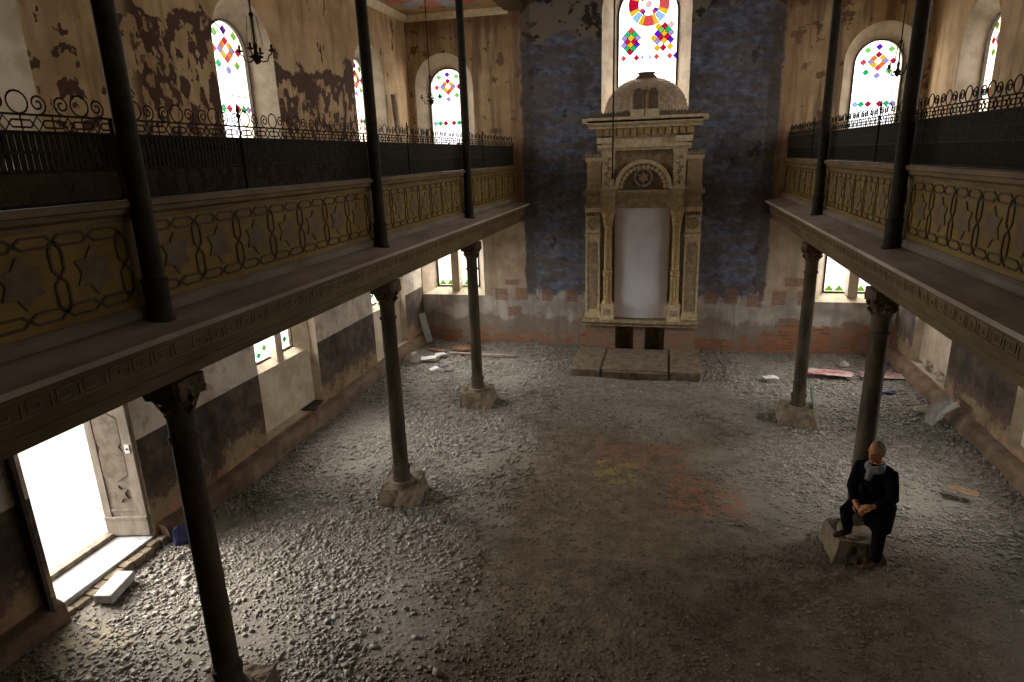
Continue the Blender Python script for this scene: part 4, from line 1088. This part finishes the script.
c.tube([NK+V3((0,0,.0)), NK-V3((0,0,.05)), CH+V3((0,0,.03)), CH-V3((0,0,.06)), SP, PEL+V3((0,0,.06)), PEL+BK*.4-V3((0,0,.05)), PEL+BK-V3((-.02,0,.22)), PEL+BK-V3((-.03,0,.36))],
       [.072,.105,.145,.158,.155,.165,.170,.160,.145], 20)
c.tube([CH.lerp(LS,.3), LS-V3((.0,0,.01))], [.12,.082], 14); c.tube([CH.lerp(RS,.3), RS-V3((0,0,.01))], [.12,.082], 14)
for S, E_, W in ((LS, LE, LW), (RS, RE, RW)): c.tube([CH.lerp(S, .6), S-V3((0,0,.01)), S.lerp(E_, .5), E_, E_.lerp(W, .5), W-(W-E_).normalized()*.02], [.085,.080,.072,.066,.058,.05], 14)
c.tube([PEL+V3((0,0,.02)), LH-V3((0,0,.06)), LH.lerp(LK, .5), LH.lerp(LK, .85)], [.15,.145,.13,.118], 16)
c.tube([PEL, RH, RH.lerp(RK, .45)], [.15,.135,.118], 16)
coat = c.build('coat', M['coat'], man); remesh(coat, .012, 5)
sc_ = MB()
for k, (dz, rr, w) in enumerate(((-.065,.090,.030),(-.040,.080,.028),(-.018,.070,.022))):
    sc_.tube([NK+V3((0,0,dz+.01*math.sin(3*a)))+RT*rr*1.1*math.cos(a)+FH*(rr*math.sin(a)) for a in [2*PI*i/16 for i in range(16)]], w, 8, closed=True)
sc_.tube([NK+FH*.08-V3((0,0,.06)), NK+FH*.115-V3((0,0,.10)), NK+FH*.145-V3((0,0,.16))], [.035,.042,.03], 10)
s_ = sc_.build('scarf', M['scarf'], man); remesh(s_, .009, 3)
for A, toe, nm, flo in ((LA, V3((-.17,-.11,0)), 'l', .0), (RA, V3((-.165,-.10,0)), 'r', .325)):
    f = MB(); base = V3((A.x, A.y, flo)); d = toe.normalized()
    f.tube([A+V3((0,0,.02)), V3((A.x, A.y, flo+.06)), base+d*.03+V3((0,0,.045))], [.05,.052,.046], 12)
    f.tube([base-d*.065+V3((0,0,.04)), base+V3((0,0,.045)), base+d*.08+V3((0,0,.042)), base+d*.16+V3((0,0,.036)), base+d*.205+V3((0,0,.030))], [.036,.044,.045,.042,.024], 12)
    q = f.build('shoe', M['shoe'], man); remesh(q, .008, 3)

# ------------------------------------------------------------------ daylight, camera
w = bpy.data.worlds.new('sky'); sc.world = w; w.use_nodes = True
bg = w.node_tree.nodes['Background']; bg.inputs[0].default_value = (1, .985, .96, 1); bg.inputs[1].default_value = SKY
def daylight(name, loc, direction, sx, sy, power, color=(1,.97,.92), spread=150):
    L = bpy.data.lights.new(name, 'AREA'); L.shape = 'RECTANGLE'; L.size = sx; L.size_y = sy; L.energy = power; L.color = color; L.spread = math.radians(spread)
    o = bpy.data.objects.new(name, L); COL.objects.link(o); o.location = loc
    o.rotation_euler = Vector(direction).to_track_quat('-Z', 'Y').to_euler(); return o
KL = .5
for c in WY:
    for s in (-1, 1):
        daylight('daylight_upper', (s*(XW+.75), c, 6.35), (-s, 0, -.25), 1.0, 2.2, {-2.25: 240, -6.75: 230, -11.35: 50}[c]*KL)
for c in LY[:2]: daylight('daylight_low', (-(XW+.8), c, 2.4), (1, 0, -.62), 1.2, 1.1, 400*KL, spread=105)
for c in LY: daylight('daylight_low', (XW+.8, c, 2.4), (-1, 0, -.62), 1.2, 1.1, {-2.2: 260, -6.65: 260, -11.35: 40}[c]*KL, spread=105)
for c in (-5.08, 5.05): daylight('daylight_low', (c, .95, 2.3), (0, -1, -.4), 1.2, 1.2, 200*KL)
for c in (-5.04, 5.05): daylight('daylight_upper', (c, .8, 6.3), (0, -1, -.2), 1.0, 2.1, 130*KL)
daylight('daylight_rose', (0, .9, 7.4), (0, -1, -.3), 1.4, 3.0, 380*KL)
daylight('daylight_door', (-7.1, DOOR[0], 1.6), (1, 0, -.45), 1.4, 2.4, 260*KL, spread=95)
cam = bpy.data.cameras.new('camera'); co = bpy.data.objects.new('camera', cam); COL.objects.link(co)
F_, PIT, YAW, ROL, CX, CYY, CZ = 640.542, .28052404, -.24568367, -.03200362, .68989633, -16.54990325, 4.97703061
fw = Vector((math.sin(YAW)*math.cos(PIT), math.cos(YAW)*math.cos(PIT), -math.sin(PIT)))
r0 = Vector((math.cos(YAW), -math.sin(YAW), 0)); u0 = r0.cross(fw)
r2 = r0*math.cos(ROL)+u0*math.sin(ROL); u2 = -r0*math.sin(ROL)+u0*math.cos(ROL)
mt = Matrix((r2, u2, -fw)).transposed().to_4x4(); mt.translation = Vector((CX, CYY, CZ))
co.matrix_world = mt; cam.sensor_width = 36; cam.lens = F_*36/1024; cam.clip_start = .05
sc.camera = co
sc.view_settings.view_transform = 'Standard'; sc.view_settings.look = 'None'; sc.view_settings.gamma = 1; sc.view_settings.use_curve_mapping = False
sc.view_settings.exposure = 0
sc.cycles.use_denoising = True
